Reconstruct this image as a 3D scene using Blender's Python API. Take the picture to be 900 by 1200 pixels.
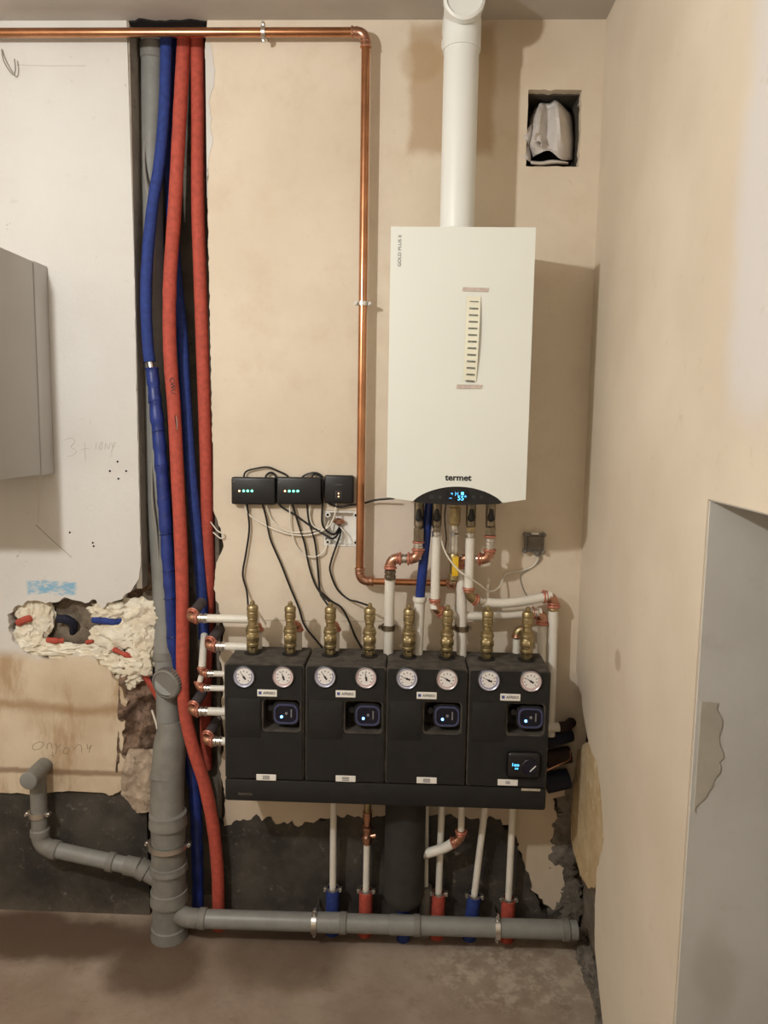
import bpy, bmesh, math, random
from mathutils import Vector, Matrix, noise
for o in list(bpy.data.objects): bpy.data.objects.remove(o)
random.seed(7)
SC = bpy.context.scene
COL = SC.collection

# ------------------------------------------------------------------ camera
F = 870.0                      # focal length in pixels of the 900 x 1200 frame
DW = 2.44                      # distance of the lens from the back wall (plane Y = 0)
EYE = 1.764                    # height of the lens above the floor
dn = Vector((-113, 7414, 870)).normalized()
fw = Vector((30, -102, 870)); fw = (fw - dn * fw.dot(dn)).normalized()
rt = dn.cross(fw)
R = Matrix((rt, fw, -dn)).transposed()          # world -> camera (x right, y down, z forward)
CAM = Vector((0, -DW, EYE))
cam = bpy.data.cameras.new('camera'); camo = bpy.data.objects.new('camera', cam); COL.objects.link(camo)
cam.sensor_fit = 'HORIZONTAL'; cam.sensor_width = 36.0; cam.lens = F / 900 * 36.0; cam.clip_start = 0.02
camo.matrix_world = Matrix.Translation(CAM) @ Matrix((R[0], -R[1], -R[2])).transposed().to_4x4()
SC.camera = camo

# ------------------------------------------------------------------ light
W = bpy.data.worlds.new('world'); SC.world = W; W.use_nodes = True
W.node_tree.nodes['Background'].inputs[0].default_value = (0.5, 0.47, 0.42, 1)
W.node_tree.nodes['Background'].inputs[1].default_value = 0.02
lamp = bpy.data.lights.new('ceiling_bulb', 'POINT')
lamp.energy = 108; lamp.color = (1.0, 0.99, 0.955); lamp.shadow_soft_size = 0.045
lo = bpy.data.objects.new('ceiling_bulb', lamp); COL.objects.link(lo); lo.location = (-1.25, -2.06, 2.53)
SC.view_settings.view_transform = 'Standard'; SC.view_settings.look = 'None'
SC.view_settings.gamma = 1.0; SC.view_settings.use_curve_mapping = False
SC.view_settings.exposure = 0.0

# ------------------------------------------------------------------ helpers
def ray(px, py): return R.transposed() @ Vector((px - 450, py - 600, F))
def P(px, py, d=0.0):          # point seen at a pixel, d metres in front of the back wall
    r = ray(px, py); return CAM + r * ((DW - d) / r.y)
def PX(px, py, X):
    r = ray(px, py); return CAM + r * ((X - CAM.x) / r.x)
def PZ(px, py, Z):
    r = ray(px, py); return CAM + r * ((Z - CAM.z) / r.z)
def PL(l, d=None): return [P(a[0], a[1], a[2] if len(a) > 2 else d) for a in l]
def V(*a): return Vector(a)

def cat(pts, n=6):
    pts = [Vector(p) for p in pts]
    if len(pts) < 3: return pts
    q = [pts[0] * 2 - pts[1]] + pts + [pts[-1] * 2 - pts[-2]]; out = []
    for i in range(1, len(q) - 2):
        a, b, c, d = q[i-1], q[i], q[i+1], q[i+2]
        for k in range(n):
            t = k / n
            out.append(0.5 * ((2*b) + (c - a) * t + (2*a - 5*b + 4*c - d) * t*t + (3*b - a - 3*c + d) * t**3))
    out.append(pts[-1]); return out

class M:
    def __init__(s): s.v = []; s.f = []
    def add(s, vs, fs):
        b = len(s.v); s.v += [tuple(v) for v in vs]; s.f += [tuple(i + b for i in f) for f in fs]; return s
    def tube(s, pts, r, seg=12, caps=True):
        pts = [Vector(p) for p in pts]; n = len(pts)
        rr = r if isinstance(r, (list, tuple)) else [r] * n
        t = [(pts[min(i+1, n-1)] - pts[max(i-1, 0)]).normalized() for i in range(n)]
        u = t[0].orthogonal().normalized(); vs = []; fs = []
        for i in range(n):
            u = (u - t[i] * u.dot(t[i])).normalized(); w = t[i].cross(u)
            for k in range(seg):
                a = 2 * math.pi * k / seg
                vs.append(pts[i] + (u * math.cos(a) + w * math.sin(a)) * rr[i])
        for i in range(n - 1):
            for k in range(seg):
                k2 = (k + 1) % seg
                fs.append((i*seg + k, i*seg + k2, (i+1)*seg + k2, (i+1)*seg + k))
        if caps: fs.append(tuple(range(seg))[::-1]); fs.append(tuple((n-1)*seg + k for k in range(seg)))
        return s.add(vs, fs)
    def lathe(s, prof, o, ax, seg=20, caps=True, ph=0.0):      # prof: (radius, height along ax)
        o = Vector(o); ax = Vector(ax).normalized(); u = ax.orthogonal().normalized(); w = ax.cross(u)
        vs = []; fs = []; n = len(prof)
        for r, h in prof:
            for k in range(seg):
                a = 2 * math.pi * k / seg + ph
                vs.append(o + ax * h + (u * math.cos(a) + w * math.sin(a)) * r)
        for i in range(n - 1):
            for k in range(seg):
                k2 = (k + 1) % seg; fs.append((i*seg + k, i*seg + k2, (i+1)*seg + k2, (i+1)*seg + k))
        if caps: fs.append(tuple(range(seg))[::-1]); fs.append(tuple((n-1)*seg + k for k in range(seg)))
        return s.add(vs, fs)
    def ring(s, c, ax, R_, r, seg=24, sub=8):                  # torus
        return s.lathe([(R_ + r * math.cos(2*math.pi*k/sub), r * math.sin(2*math.pi*k/sub)) for k in range(sub + 1)], c, ax, seg, False)
    def box(s, x0, x1, y0, y1, z0, z1, bev=0.0, sg=2):
        bm = bmesh.new(); bmesh.ops.create_cube(bm, size=1)
        for v in bm.verts:
            v.co = Vector(((x0+x1)/2 + v.co.x*(x1-x0), (y0+y1)/2 + v.co.y*(y1-y0), (z0+z1)/2 + v.co.z*(z1-z0)))
        if bev > 0: bmesh.ops.bevel(bm, geom=bm.edges[:], offset=bev, segments=sg, profile=0.5, affect='EDGES')
        bm.verts.index_update(); s.add([v.co for v in bm.verts], [[v.index for v in f.verts] for f in bm.faces]); bm.free(); return s
    def mesh(s, me, fn):
        return s.add([fn(v.co) for v in me.vertices], [list(p.vertices) for p in me.polygons])
    def build(s, name, mat, parent=None, angle=0.6, **tags):
        me = bpy.data.meshes.new(name); me.from_pydata(s.v, [], s.f)
        bm = bmesh.new(); bm.from_mesh(me); bmesh.ops.recalc_face_normals(bm, faces=bm.faces[:]); bm.to_mesh(me); bm.free()
        me.polygons.foreach_set('use_smooth', [True] * len(me.polygons)); me.set_sharp_from_angle(angle=angle)
        me.materials.append(mat); o = bpy.data.objects.new(name, me); COL.objects.link(o)
        if parent is not None:
            o.parent = parent; o.matrix_parent_inverse = Matrix.Translation(-world_loc(parent))
        for k, v in tags.items(): o[k] = v
        return o
def world_loc(o):
    l = Vector(o.location)
    return l
def thing(name, label, cat_, loc, group=None):
    o = bpy.data.objects.new(name, None); COL.objects.link(o); o.location = loc; o.empty_display_size = 0.05
    o['label'] = label; o['category'] = cat_
    if group: o['group'] = group
    return o
def T(label, cat_, group=None):
    d = dict(label=label, category=cat_)
    if group: d['group'] = group
    return d
STR = dict(kind='structure')

def curve_mesh(loops, thick):
    cu = bpy.data.curves.new('tmp', 'CURVE'); cu.dimensions = '2D'; cu.fill_mode = 'BOTH'; cu.extrude = thick / 2
    for lp in loops:
        sp = cu.splines.new('POLY'); sp.points.add(len(lp) - 1)
        for p, c in zip(sp.points, lp): p.co = (c[0], c[1], 0, 1)
        sp.use_cyclic_u = True
    ob = bpy.data.objects.new('tmp', cu); COL.objects.link(ob)
    me = bpy.data.meshes.new_from_object(ob); bpy.data.objects.remove(ob); bpy.data.curves.remove(cu); return me
def slab(m, loops, y0, y1):            # loops in (X, Z), between depths y0 < y1
    me = curve_mesh(loops, y1 - y0); ym = (y0 + y1) / 2
    m.mesh(me, lambda c: (c.x, ym + c.z, c.y)); bpy.data.meshes.remove(me); return m
def slab_x(m, loops, x0, x1):          # loops in (Y, Z)
    me = curve_mesh(loops, x1 - x0); xm = (x0 + x1) / 2
    m.mesh(me, lambda c: (xm + c.z, c.x, c.y)); bpy.data.meshes.remove(me); return m
def rag(pts, amp=0.006, step=0.02, seed=0):
    out = []
    for i in range(len(pts)):
        a = Vector(pts[i]).to_2d() if len(pts[i]) > 2 else Vector(pts[i]); b = Vector(pts[(i+1) % len(pts)])
        L = (b - a).length; n = max(1, int(L / step))
        nrm = Vector((-(b - a).y, (b - a).x)) / max(L, 1e-6)
        for k in range(n):
            p = a + (b - a) * (k / n)
            w = noise.noise((p.x * 40 + seed, p.y * 40, seed)) + 0.6 * noise.noise((p.x * 110, p.y * 110, seed + 5))
            out.append(p + nrm * (amp * w))
    return out
def ragline(pts, amp=0.006, step=0.02, seed=0): # open line
    pts = [Vector((p[0], p[1])) for p in pts]; out = []
    for a, b in zip(pts[:-1], pts[1:]):
        seg = rag([a, b], amp, step, seed); out += seg[:max(1, int((b - a).length / step))]
    return out + [pts[-1]]
def xz(l, d=0.0): return [Vector((P(a, b, d).x, P(a, b, d).z)) for a, b in l]
def rrect(x0, x1, z0, z1, r, n=5):
    o = []
    for cx, cz, a0 in ((x1-r, z1-r, 0), (x0+r, z1-r, 90), (x0+r, z0+r, 180), (x1-r, z0+r, 270)):
        for k in range(n + 1):
            a = math.radians(a0 + 90 * k / n); o.append((cx + r*math.cos(a), cz + r*math.sin(a)))
    return o
def circ(cx, cz, r, n=28): return [(cx + r*math.cos(2*math.pi*k/n), cz + r*math.sin(2*math.pi*k/n)) for k in range(n)]
def text(m, s, size, o, u=V(1,0,0), v=V(0,0,1), ext=0.0004, align='CENTER', sx=1.0, bold=0.0):
    cu = bpy.data.curves.new('tmp', 'FONT'); cu.body = s; cu.size = size; cu.extrude = ext; cu.align_x = align; cu.align_y = 'CENTER'; cu.resolution_u = 3; cu.offset = bold
    ob = bpy.data.objects.new('tmp', cu); COL.objects.link(ob); me = bpy.data.meshes.new_from_object(ob)
    bpy.data.objects.remove(ob); bpy.data.curves.remove(cu); n = u.cross(v); o = Vector(o)
    m.mesh(me, lambda c: o + u * c.x * sx + v * c.y + n * c.z); bpy.data.meshes.remove(me); return m
def blob(m, c, r, amp=0.2, freq=3.0, seed=0, sub=4):
    bm = bmesh.new(); bmesh.ops.create_icosphere(bm, subdivisions=sub, radius=1)
    for v in bm.verts:
        n = noise.fractal(v.co * freq + V(seed, seed*2, 0), 0.7, 2.0, 5) + 0.9 * abs(noise.noise(v.co * freq * 1.2 + V(seed, 0, 3)))
        q = v.co * (1 + amp * n); v.co = Vector(c) + Vector((q.x*r[0], q.y*r[1], q.z*r[2]))
    bm.verts.index_update(); m.add([v.co for v in bm.verts], [[v.index for v in f.verts] for f in bm.faces]); bm.free(); return m
def rows_patch(m, rows, nx, ny, amp, freq, seed=0, ridge=False):   # rows: (py, px_left, px_right, d_left, d_right)
    vs = []; fs = []
    for j in range(ny + 1):
        t = j / ny * (len(rows) - 1); k = min(int(t), len(rows) - 2); f = t - k
        a = [rows[k][i] * (1-f) + rows[k+1][i] * f for i in range(5)]
        for i in range(nx + 1):
            s_ = i / nx; q = P(a[1] + (a[2]-a[1])*s_, a[0], a[3] + (a[4]-a[3])*s_)
            n = noise.fractal(q * freq + V(seed, 0, 0), 0.9, 2.0, 5)
            if ridge: n = n * 0.4 + (noise.voronoi(q * freq * 0.6 + V(seed, 0, 0))[0][0] - 0.4) * 1.5
            q = q + V(0.15*n, -1, 0.15*n) * (amp * n); vs.append(q)
    for j in range(ny):
        for i in range(nx):
            a = j*(nx+1) + i; fs.append((a, a+1, a+nx+2, a+nx+1))
    return m.add(vs, fs)

# ------------------------------------------------------------------ materials
class NT:
    def __init__(s, name):
        s.m = bpy.data.materials.new(name); s.m.use_nodes = True; s.t = s.m.node_tree; s.n = s.t.nodes; s.l = s.t.links
        s.b = s.n['Principled BSDF']; s.pos = s.n.new('ShaderNodeNewGeometry').outputs['Position']
    def link(s, a, i): s.l.new(a, i)
    def noise(s, scale, detail=4, rough=0.55, vec=None, stretch=None, out=0):
        n = s.n.new('ShaderNodeTexNoise'); n.inputs['Scale'].default_value = scale; n.inputs['Detail'].default_value = detail; n.inputs['Roughness'].default_value = rough
        v = vec or s.pos
        if stretch:
            mp = s.n.new('ShaderNodeVectorMath'); mp.operation = 'MULTIPLY'; s.link(v, mp.inputs[0]); mp.inputs[1].default_value = stretch; v = mp.outputs[0]
        s.link(v, n.inputs['Vector']); return n.outputs[out]
    def math(s, op, a, b=0.0, clamp=False):
        n = s.n.new('ShaderNodeMath'); n.operation = op; n.use_clamp = clamp
        for i, x in enumerate((a, b)):
            if hasattr(x, 'node'): s.link(x, n.inputs[i])
            else: n.inputs[i].default_value = x
        return n.outputs[0]
    def ramp(s, x, a, b, lo=0.0, hi=1.0):
        n = s.n.new('ShaderNodeMapRange'); n.interpolation_type = 'SMOOTHSTEP'; s.link(x, n.inputs[0])
        for i, v in zip((1, 2, 3, 4), (a, b, lo, hi)): n.inputs[i].default_value = v
        return n.outputs[0]
    def mix(s, fac, a, b, blend='MIX'):
        n = s.n.new('ShaderNodeMix'); n.data_type = 'RGBA'; n.blend_type = blend
        if hasattr(fac, 'node'): s.link(fac, n.inputs[0])
        else: n.inputs[0].default_value = fac
        for x, i in ((a, 6), (b, 7)):
            if hasattr(x, 'node'): s.link(x, n.inputs[i])
            else: n.inputs[i].default_value = (*x[:3], 1)
        return n.outputs[2]
    def sep(s, v=None):
        n = s.n.new('ShaderNodeSeparateXYZ'); s.link(v or s.pos, n.inputs[0]); return n.outputs
    def warp(s, amt, scale=8):
        a = s.n.new('ShaderNodeVectorMath'); a.operation = 'SUBTRACT'; s.link(s.noise(scale, 5, 0.6, out=1), a.inputs[0]); a.inputs[1].default_value = (0.5, 0.5, 0.5)
        b = s.n.new('ShaderNodeVectorMath'); b.operation = 'SCALE'; s.link(a.outputs[0], b.inputs[0]); b.inputs['Scale'].default_value = amt
        c = s.n.new('ShaderNodeVectorMath'); c.operation = 'ADD'; s.link(s.pos, c.inputs[0]); s.link(b.outputs[0], c.inputs[1]); return c.outputs[0]
    def ell(s, c, r, soft=0.3, amt=0.05, scale=8):      # noisy-edged patch in world space
        a = s.n.new('ShaderNodeVectorMath'); a.operation = 'SUBTRACT'; s.link(s.warp(amt, scale), a.inputs[0]); a.inputs[1].default_value = c
        b = s.n.new('ShaderNodeVectorMath'); b.operation = 'DIVIDE'; s.link(a.outputs[0], b.inputs[0]); b.inputs[1].default_value = r
        n = s.n.new('ShaderNodeVectorMath'); n.operation = 'LENGTH'; s.link(b.outputs[0], n.inputs[0])
        return s.ramp(n.outputs['Value'], 1 - soft, 1 + soft, 1, 0)
    def rect(s, c, r, soft=0.1, amt=0.02, scale=10):
        a = s.n.new('ShaderNodeVectorMath'); a.operation = 'SUBTRACT'; s.link(s.warp(amt, scale), a.inputs[0]); a.inputs[1].default_value = c
        b = s.n.new('ShaderNodeVectorMath'); b.operation = 'DIVIDE'; s.link(a.outputs[0], b.inputs[0]); b.inputs[1].default_value = r
        q = s.n.new('ShaderNodeVectorMath'); q.operation = 'ABSOLUTE'; s.link(b.outputs[0], q.inputs[0]); o = s.sep(q.outputs[0])
        return s.ramp(s.math('MAXIMUM', s.math('MAXIMUM', o[0], o[1]), o[2]), 1 - soft, 1 + soft, 1, 0)
    def bump(s, h, strength=0.3, dist=0.002):
        n = s.n.new('ShaderNodeBump'); n.inputs['Strength'].default_value = strength; n.inputs['Distance'].default_value = dist
        s.link(h, n.inputs['Height']); s.link(n.outputs[0], s.b.inputs['Normal'])
    def done(s, col, rough=0.8, metal=0.0, spec=None):
        if hasattr(col, 'node'): s.link(col, s.b.inputs['Base Color'])
        else: s.b.inputs['Base Color'].default_value = (*col, 1)
        if hasattr(rough, 'node'): s.link(rough, s.b.inputs['Roughness'])
        else: s.b.inputs['Roughness'].default_value = rough
        s.b.inputs['Metallic'].default_value = metal
        if spec is not None: s.b.inputs['Specular IOR Level'].default_value = spec
        return s.m
def srgb(r, g, b):
    f = lambda c: (c/255/12.92) if c/255 <= 0.04045 else ((c/255 + 0.055)/1.055)**2.4
    return (f(r), f(g), f(b))
def simple(name, col, rough=0.5, metal=0.0, var=0.12, scale=30, bump=0.0, bscale=200, dark=None, spec=None):
    t = NT(name); d = dark or tuple(c * (1 - 2.2*var) for c in col)
    c = t.mix(t.ramp(t.noise(scale, 5), 0.35, 0.65), d, col)
    if bump: t.bump(t.noise(bscale, 4), bump, 0.001)
    return t.done(c, rough, metal, spec)
def glow(name, col, s):
    t = NT(name); t.b.inputs['Emission Color'].default_value = (*col, 1); t.b.inputs['Emission Strength'].default_value = s
    return t.done(tuple(c*0.2 for c in col), 0.4)

def wxz(px, py): p = P(px, py); return (p.x, 0, p.z)
BIG = 5.0
def px2m(n): return n * 2.5 / 870
# beige plaster of the back wall
def mk_beige():
    t = NT('beige_plaster'); base = srgb(214, 200, 180)
    c = t.mix(t.ramp(t.noise(1.6, 4), 0.3, 0.7), base, srgb(226, 213, 194))
    c = t.mix(t.math('MULTIPLY', t.ramp(t.noise(7, 6, 0.65), 0.45, 0.72), 0.45), c, srgb(206, 186, 164))
    c = t.mix(t.math('MULTIPLY', t.ramp(t.noise(26, 6, 0.7), 0.6, 0.72), 0.25), c, srgb(190, 170, 146))
    x, _, z = wxz(530, 105)
    st = t.rect((x, 0, z), (px2m(45), BIG, px2m(66)), 0.12, 0.05, 9)
    c = t.mix(t.math('MULTIPLY', st, 0.62), c, srgb(170, 138, 98))
    x, _, z = wxz(495, 72)
    c = t.mix(t.math('MULTIPLY', t.ell((x, 0, z), (px2m(22), BIG, px2m(20)), 0.25, 0.04), 0.4), c, srgb(170, 138, 98))
    x, _, z = wxz(590, 60)
    c = t.mix(t.math('MULTIPLY', t.ell((x, 0, z), (px2m(60), BIG, px2m(40)), 0.5, 0.06), 0.3), c, srgb(178, 150, 112))
    x, _, z = wxz(478, 640)                 # paler skim behind the boiler pipes
    c = t.mix(t.math('MULTIPLY', t.ell((x, 0, z), (px2m(60), BIG, px2m(70)), 0.35, 0.1), 0.5), c, srgb(222, 210, 200))
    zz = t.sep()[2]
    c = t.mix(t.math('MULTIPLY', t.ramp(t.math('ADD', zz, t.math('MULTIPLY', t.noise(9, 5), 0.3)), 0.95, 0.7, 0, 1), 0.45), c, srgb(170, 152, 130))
    t.bump(t.math('ADD', t.noise(14, 6, 0.6), t.math('MULTIPLY', t.noise(90, 3), 0.15)), 0.35, 0.006)
    return t.done(c, 0.85)
def mk_white():
    t = NT('white_plaster'); base = srgb(216, 214, 210)
    c = t.mix(t.ramp(t.noise(2.2, 5), 0.3, 0.7), base, srgb(208, 204, 198))
    c = t.mix(t.math('MULTIPLY', t.ramp(t.noise(16, 7, 0.7), 0.6, 0.74), 0.4), c, srgb(176, 166, 152))
    c = t.mix(t.math('MULTIPLY', t.ramp(t.noise(5, 7, 0.7, stretch=(3, 1, 3)), 0.66, 0.7), 0.5), c, srgb(120, 112, 102))
    zz = t.sep()[2]; z0 = P(60, 770).z
    wob = t.math('ADD', zz, t.math('MULTIPLY', t.math('SUBTRACT', t.noise(6, 5), 0.5), 0.10))
    low = t.ramp(wob, z0 + 0.03, z0 - 0.02, 0, 1)
    tan_ = t.mix(t.ramp(t.noise(4, 5), 0.3, 0.7), srgb(196, 176, 150), srgb(216, 200, 176))
    streak = t.noise(2.4, 7, 0.7, stretch=(2.6, 1, 0.8))
    tan_ = t.mix(t.math('MULTIPLY', t.ramp(streak, 0.48, 0.66), 0.65), tan_, srgb(160, 126, 86))
    band = t.ramp(t.math('ABSOLUTE', t.math('SUBTRACT', wob, P(60, 830).z)), 0.0, 0.035, 1, 0)
    tan_ = t.mix(t.math('MULTIPLY', band, 0.6), tan_, srgb(146, 110, 66))
    groove = t.ramp(t.math('ABSOLUTE', t.math('SUBTRACT', t.math('ADD', zz, t.math('MULTIPLY', t.math('SUBTRACT', t.noise(12, 4), 0.5), 0.02)), P(90, 905).z)), 0.004, 0.016, 1, 0)
    tan_ = t.mix(t.math('MULTIPLY', groove, 0.7), tan_, srgb(120, 92, 64))
    c = t.mix(low, c, tan_)
    x, _, z = wxz(60, 689)                  # smear of blue paint
    sm = t.math('MULTIPLY', t.rect((x, 0, z), (px2m(29), BIG, px2m(8)), 0.12, 0.03, 14), t.ramp(t.noise(26, 6, 0.75, stretch=(0.6, 1, 1.2)), 0.38, 0.55))
    c = t.mix(t.math('MULTIPLY', sm, 0.85), c, srgb(112, 172, 206))
    t.bump(t.math('ADD', t.noise(10, 7, 0.65), t.math('MULTIPLY', t.noise(80, 3), 0.2)), 0.4, 0.006)
    return t.done(c, 0.85)
def mk_right():
    t = NT('right_plaster'); base = srgb(207, 193, 174)
    c = t.mix(t.ramp(t.noise(1.8, 4), 0.3, 0.7), base, srgb(218, 206, 188))
    y = t.sep(t.warp(0.12, 4))[1]
    w = t.ramp(y, -1.02, -1.10, 0, 1)
    w = t.math('MULTIPLY', w, t.ramp(t.sep(t.warp(0.25, 4))[2], 1.72, 1.85, 0, 1))
    c = t.mix(t.math('MULTIPLY', w, 0.9), c, srgb(208, 204, 201))
    c = t.mix(t.math('MULTIPLY', t.ramp(t.noise(20, 6, 0.7), 0.6, 0.72), 0.25), c, srgb(186, 166, 140))
    p = PX(724, 774, 0.575)
    c = t.mix(t.math('MULTIPLY', t.ell(p, (BIG, 0.028, 0.028), 0.3, 0.02, 20), 0.5), c, srgb(150, 128, 100))
    t.bump(t.math('ADD', t.noise(8, 6, 0.6), t.math('MULTIPLY', t.noise(90, 3), 0.12)), 0.35, 0.006)
    return t.done(c, 0.85)
def mk_rough(name, a, b, c3, sc=12, bs=0.8):
    t = NT(name); c = t.mix(t.ramp(t.noise(sc, 6, 0.65), 0.35, 0.62), a, b)
    c = t.mix(t.math('MULTIPLY', t.ramp(t.noise(sc*2.3, 6, 0.7), 0.55, 0.68), 0.8), c, c3)
    t.bump(t.noise(sc*5, 6, 0.7), bs, 0.006); return t.done(c, 0.92)
def mk_bitumen():
    t = NT('bitumen_coat'); c = t.mix(t.ramp(t.noise(5, 6, 0.65), 0.35, 0.7), srgb(46, 43, 40), srgb(80, 75, 68))
    c = t.mix(t.math('MULTIPLY', t.math('MULTIPLY', t.ramp(t.noise(30, 7, 0.8), 0.56, 0.68), t.ramp(t.noise(3, 3), 0.38, 0.55)), 0.75), c, srgb(140, 132, 120))
    z = t.sep()[2]
    c = t.mix(t.math('MULTIPLY', t.ramp(t.math('ADD', z, t.math('MULTIPLY', t.noise(14, 6, 0.7), 0.12)), 0.14, 0.04, 0, 1), 0.4), c, srgb(120, 108, 94))
    t.bump(t.noise(30, 7, 0.7), 0.5, 0.004); return t.done(c, 0.7)
def mk_floor():
    t = NT('dusty_floor'); c = t.mix(t.ramp(t.noise(2.4, 6, 0.6), 0.35, 0.65), srgb(136, 118, 102), srgb(160, 144, 128))
    c = t.mix(t.math('MULTIPLY', t.ramp(t.noise(11, 7, 0.7), 0.5, 0.72), 0.5), c, srgb(116, 98, 82))
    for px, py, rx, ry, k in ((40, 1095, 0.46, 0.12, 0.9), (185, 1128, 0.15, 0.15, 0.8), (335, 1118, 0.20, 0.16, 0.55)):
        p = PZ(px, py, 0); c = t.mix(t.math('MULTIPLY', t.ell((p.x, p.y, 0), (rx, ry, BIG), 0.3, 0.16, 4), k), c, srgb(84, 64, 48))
    p = PZ(610, 1140, 0)
    c = t.mix(t.math('MULTIPLY', t.math('MULTIPLY', t.ell((p.x, p.y, 0), (0.3, 0.16, BIG), 0.4, 0.15, 7), t.ramp(t.noise(16, 7, 0.75), 0.45, 0.6)), 0.7), c, srgb(190, 176, 158))
    t.bump(t.noise(26, 6, 0.7), 0.35, 0.005); return t.done(c, 0.9)
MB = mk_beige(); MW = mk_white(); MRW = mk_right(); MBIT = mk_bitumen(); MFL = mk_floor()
MCEIL = simple('ceiling_concrete', srgb(192, 184, 174), 0.9, var=0.06, scale=3, bump=0.3, bscale=40)
MBASE = mk_rough('rough_mortar', srgb(104, 92, 78), srgb(134, 122, 106), srgb(84, 66, 50))
MCHASE = mk_rough('chase_render', srgb(92, 85, 76), srgb(112, 104, 94), srgb(78, 68, 58), 8, 0.4)
MSTONE = mk_rough('broken_brick', srgb(92, 70, 56), srgb(146, 122, 104), srgb(58, 42, 34), 20)
MCRUMB = mk_rough('crumbled_plaster', srgb(186, 168, 148), srgb(160, 142, 124), srgb(112, 98, 84), 16)
MFOAM = mk_rough('white_foam', srgb(236, 230, 214), srgb(224, 214, 192), srgb(196, 178, 148), 14, 0.6)
MPEEL = mk_rough('peeled_plaster', srgb(206, 184, 146), srgb(190, 164, 124), srgb(222, 208, 182), 12)
def mk_reveal():
    t = NT('grey_render'); c = t.mix(t.ramp(t.noise(3, 5), 0.3, 0.7), srgb(196, 193, 187), srgb(206, 204, 199))
    c = t.mix(t.math('MULTIPLY', t.ramp(t.noise(9, 6, 0.7), 0.55, 0.75), 0.4), c, srgb(178, 172, 162))
    p = P(836, 1140, 1.0); c = t.mix(t.math('MULTIPLY', t.ell(p, (0.035, BIG, 0.10), 0.6, 0.10, 5), 0.35), c, srgb(160, 152, 136))
    t.bump(t.noise(30, 5), 0.25, 0.003); return t.done(c, 0.9)
MREVEAL = mk_reveal()
MPATCH = simple('reveal_patch', srgb(184, 177, 163), 0.9, var=0.05, scale=12, bump=0.4, bscale=60)
MPLAIN = simple('plain_wall', srgb(222, 210, 190), 0.9, var=0.04, scale=3)
MCOPPER = simple('copper', srgb(204, 146, 108), 0.25, 1.0, var=0.12, scale=12)
MCOPP2 = simple('copper_fitting', srgb(204, 156, 132), 0.32, 1.0, var=0.1, scale=60)
MPINK = simple('press_ring', srgb(200, 130, 110), 0.4, 0.4, var=0.08)
MBRASS = simple('brass', srgb(184, 168, 130), 0.42, 1.0, var=0.1, scale=60)
MSTEEL = simple('steel', srgb(228, 226, 222), 0.3, 1.0, var=0.06)
MSTEELB = simple('dull_steel', srgb(150, 140, 124), 0.4, 1.0, var=0.1, scale=60)
MWHITE = simple('white_enamel', srgb(229, 232, 225), 0.32, var=0.01, scale=3)
MFLUE = simple('white_flue', srgb(232, 234, 230), 0.35, var=0.01, scale=4)
MPEX = simple('white_plastic_pipe', srgb(230, 226, 216), 0.42, var=0.03, scale=14)
MBLUE = simple('blue_foam', srgb(40, 62, 136), 0.8, var=0.12, scale=60, bump=0.5, bscale=160)
MBTAPE = simple('blue_tape', srgb(38, 58, 134), 0.4, var=0.14, scale=30, bump=1.0, bscale=55)
MRED = simple('red_foam', srgb(188, 82, 66), 0.8, var=0.1, scale=60, bump=0.5, bscale=160)
MGREY = simple('grey_pvc', srgb(136, 136, 132), 0.42, var=0.05, scale=20)
MGREYD = simple('grey_pvc_dusty', srgb(128, 126, 120), 0.6, var=0.08, scale=20, bump=0.15, bscale=90)
MEPP = simple('black_foam_shell', srgb(24, 23, 22), 0.72, var=0.15, scale=26, bump=0.5, bscale=260)
MEPP2 = simple('dusty_shell_top', srgb(84, 78, 71), 0.95, var=0.2, scale=30, bump=0.4, bscale=200)
MBLK = simple('black_plastic', srgb(24, 24, 26), 0.38, var=0.05)
MDARK = simple('dark_hole', srgb(20, 17, 15), 0.95, var=0.1)
MBEZB = simple('gauge_rim_blue', srgb(176, 178, 196), 0.35, 0.6, var=0.05)
MBEZR = simple('gauge_rim_red', srgb(192, 178, 180), 0.35, 0.6, var=0.05)
MDIAL = simple('gauge_dial', srgb(236, 232, 230), 0.5, var=0.01)
MINKB = simple('blue_print', srgb(72, 84, 150), 0.6, var=0.02)
MINKR = simple('red_print', srgb(196, 150, 152), 0.6, var=0.02)
MINK = simple('black_print', srgb(30, 30, 32), 0.6, var=0.02)
MINKG = simple('grey_print', srgb(120, 120, 122), 0.6, var=0.02)
MSTICK = simple('white_sticker', srgb(236, 234, 228), 0.5, var=0.01)
MNAVY = simple('navy_plastic', srgb(17, 19, 36), 0.25, var=0.05)
MYEL = simple('yellow_handle', srgb(226, 186, 40), 0.45, var=0.05)
MCAB = simple('grey_cabinet', srgb(190, 188, 184), 0.5, var=0.02, scale=5)
MTAPE = simple('paper_tape', srgb(206, 190, 180), 0.6, var=0.08, scale=80)
MPAPER = simple('crumpled_cloth', srgb(214, 208, 203), 0.9, var=0.04, scale=20)
MSMOKE = simple('smoky_plastic', srgb(124, 120, 114), 0.25, var=0.1, scale=60)
MCABLE = simple('black_cable', srgb(20, 20, 21), 0.45, var=0.05)
MCABW = simple('white_cable', srgb(226, 220, 206), 0.45, var=0.02)
MCABG = simple('grey_cable', srgb(150, 146, 138), 0.5, var=0.03)
MPENC = simple('pencil_line', srgb(196, 190, 180), 0.9, var=0.05)
MPENC2 = simple('pencil_line_dark', srgb(140, 124, 102), 0.9, var=0.05)
MGRUB = simple('maroon_wrap', srgb(48, 28, 26), 0.8, var=0.1, bump=0.4)
MNAVW = simple('navy_wrap', srgb(26, 28, 50), 0.8, var=0.1, bump=0.4)
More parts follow.
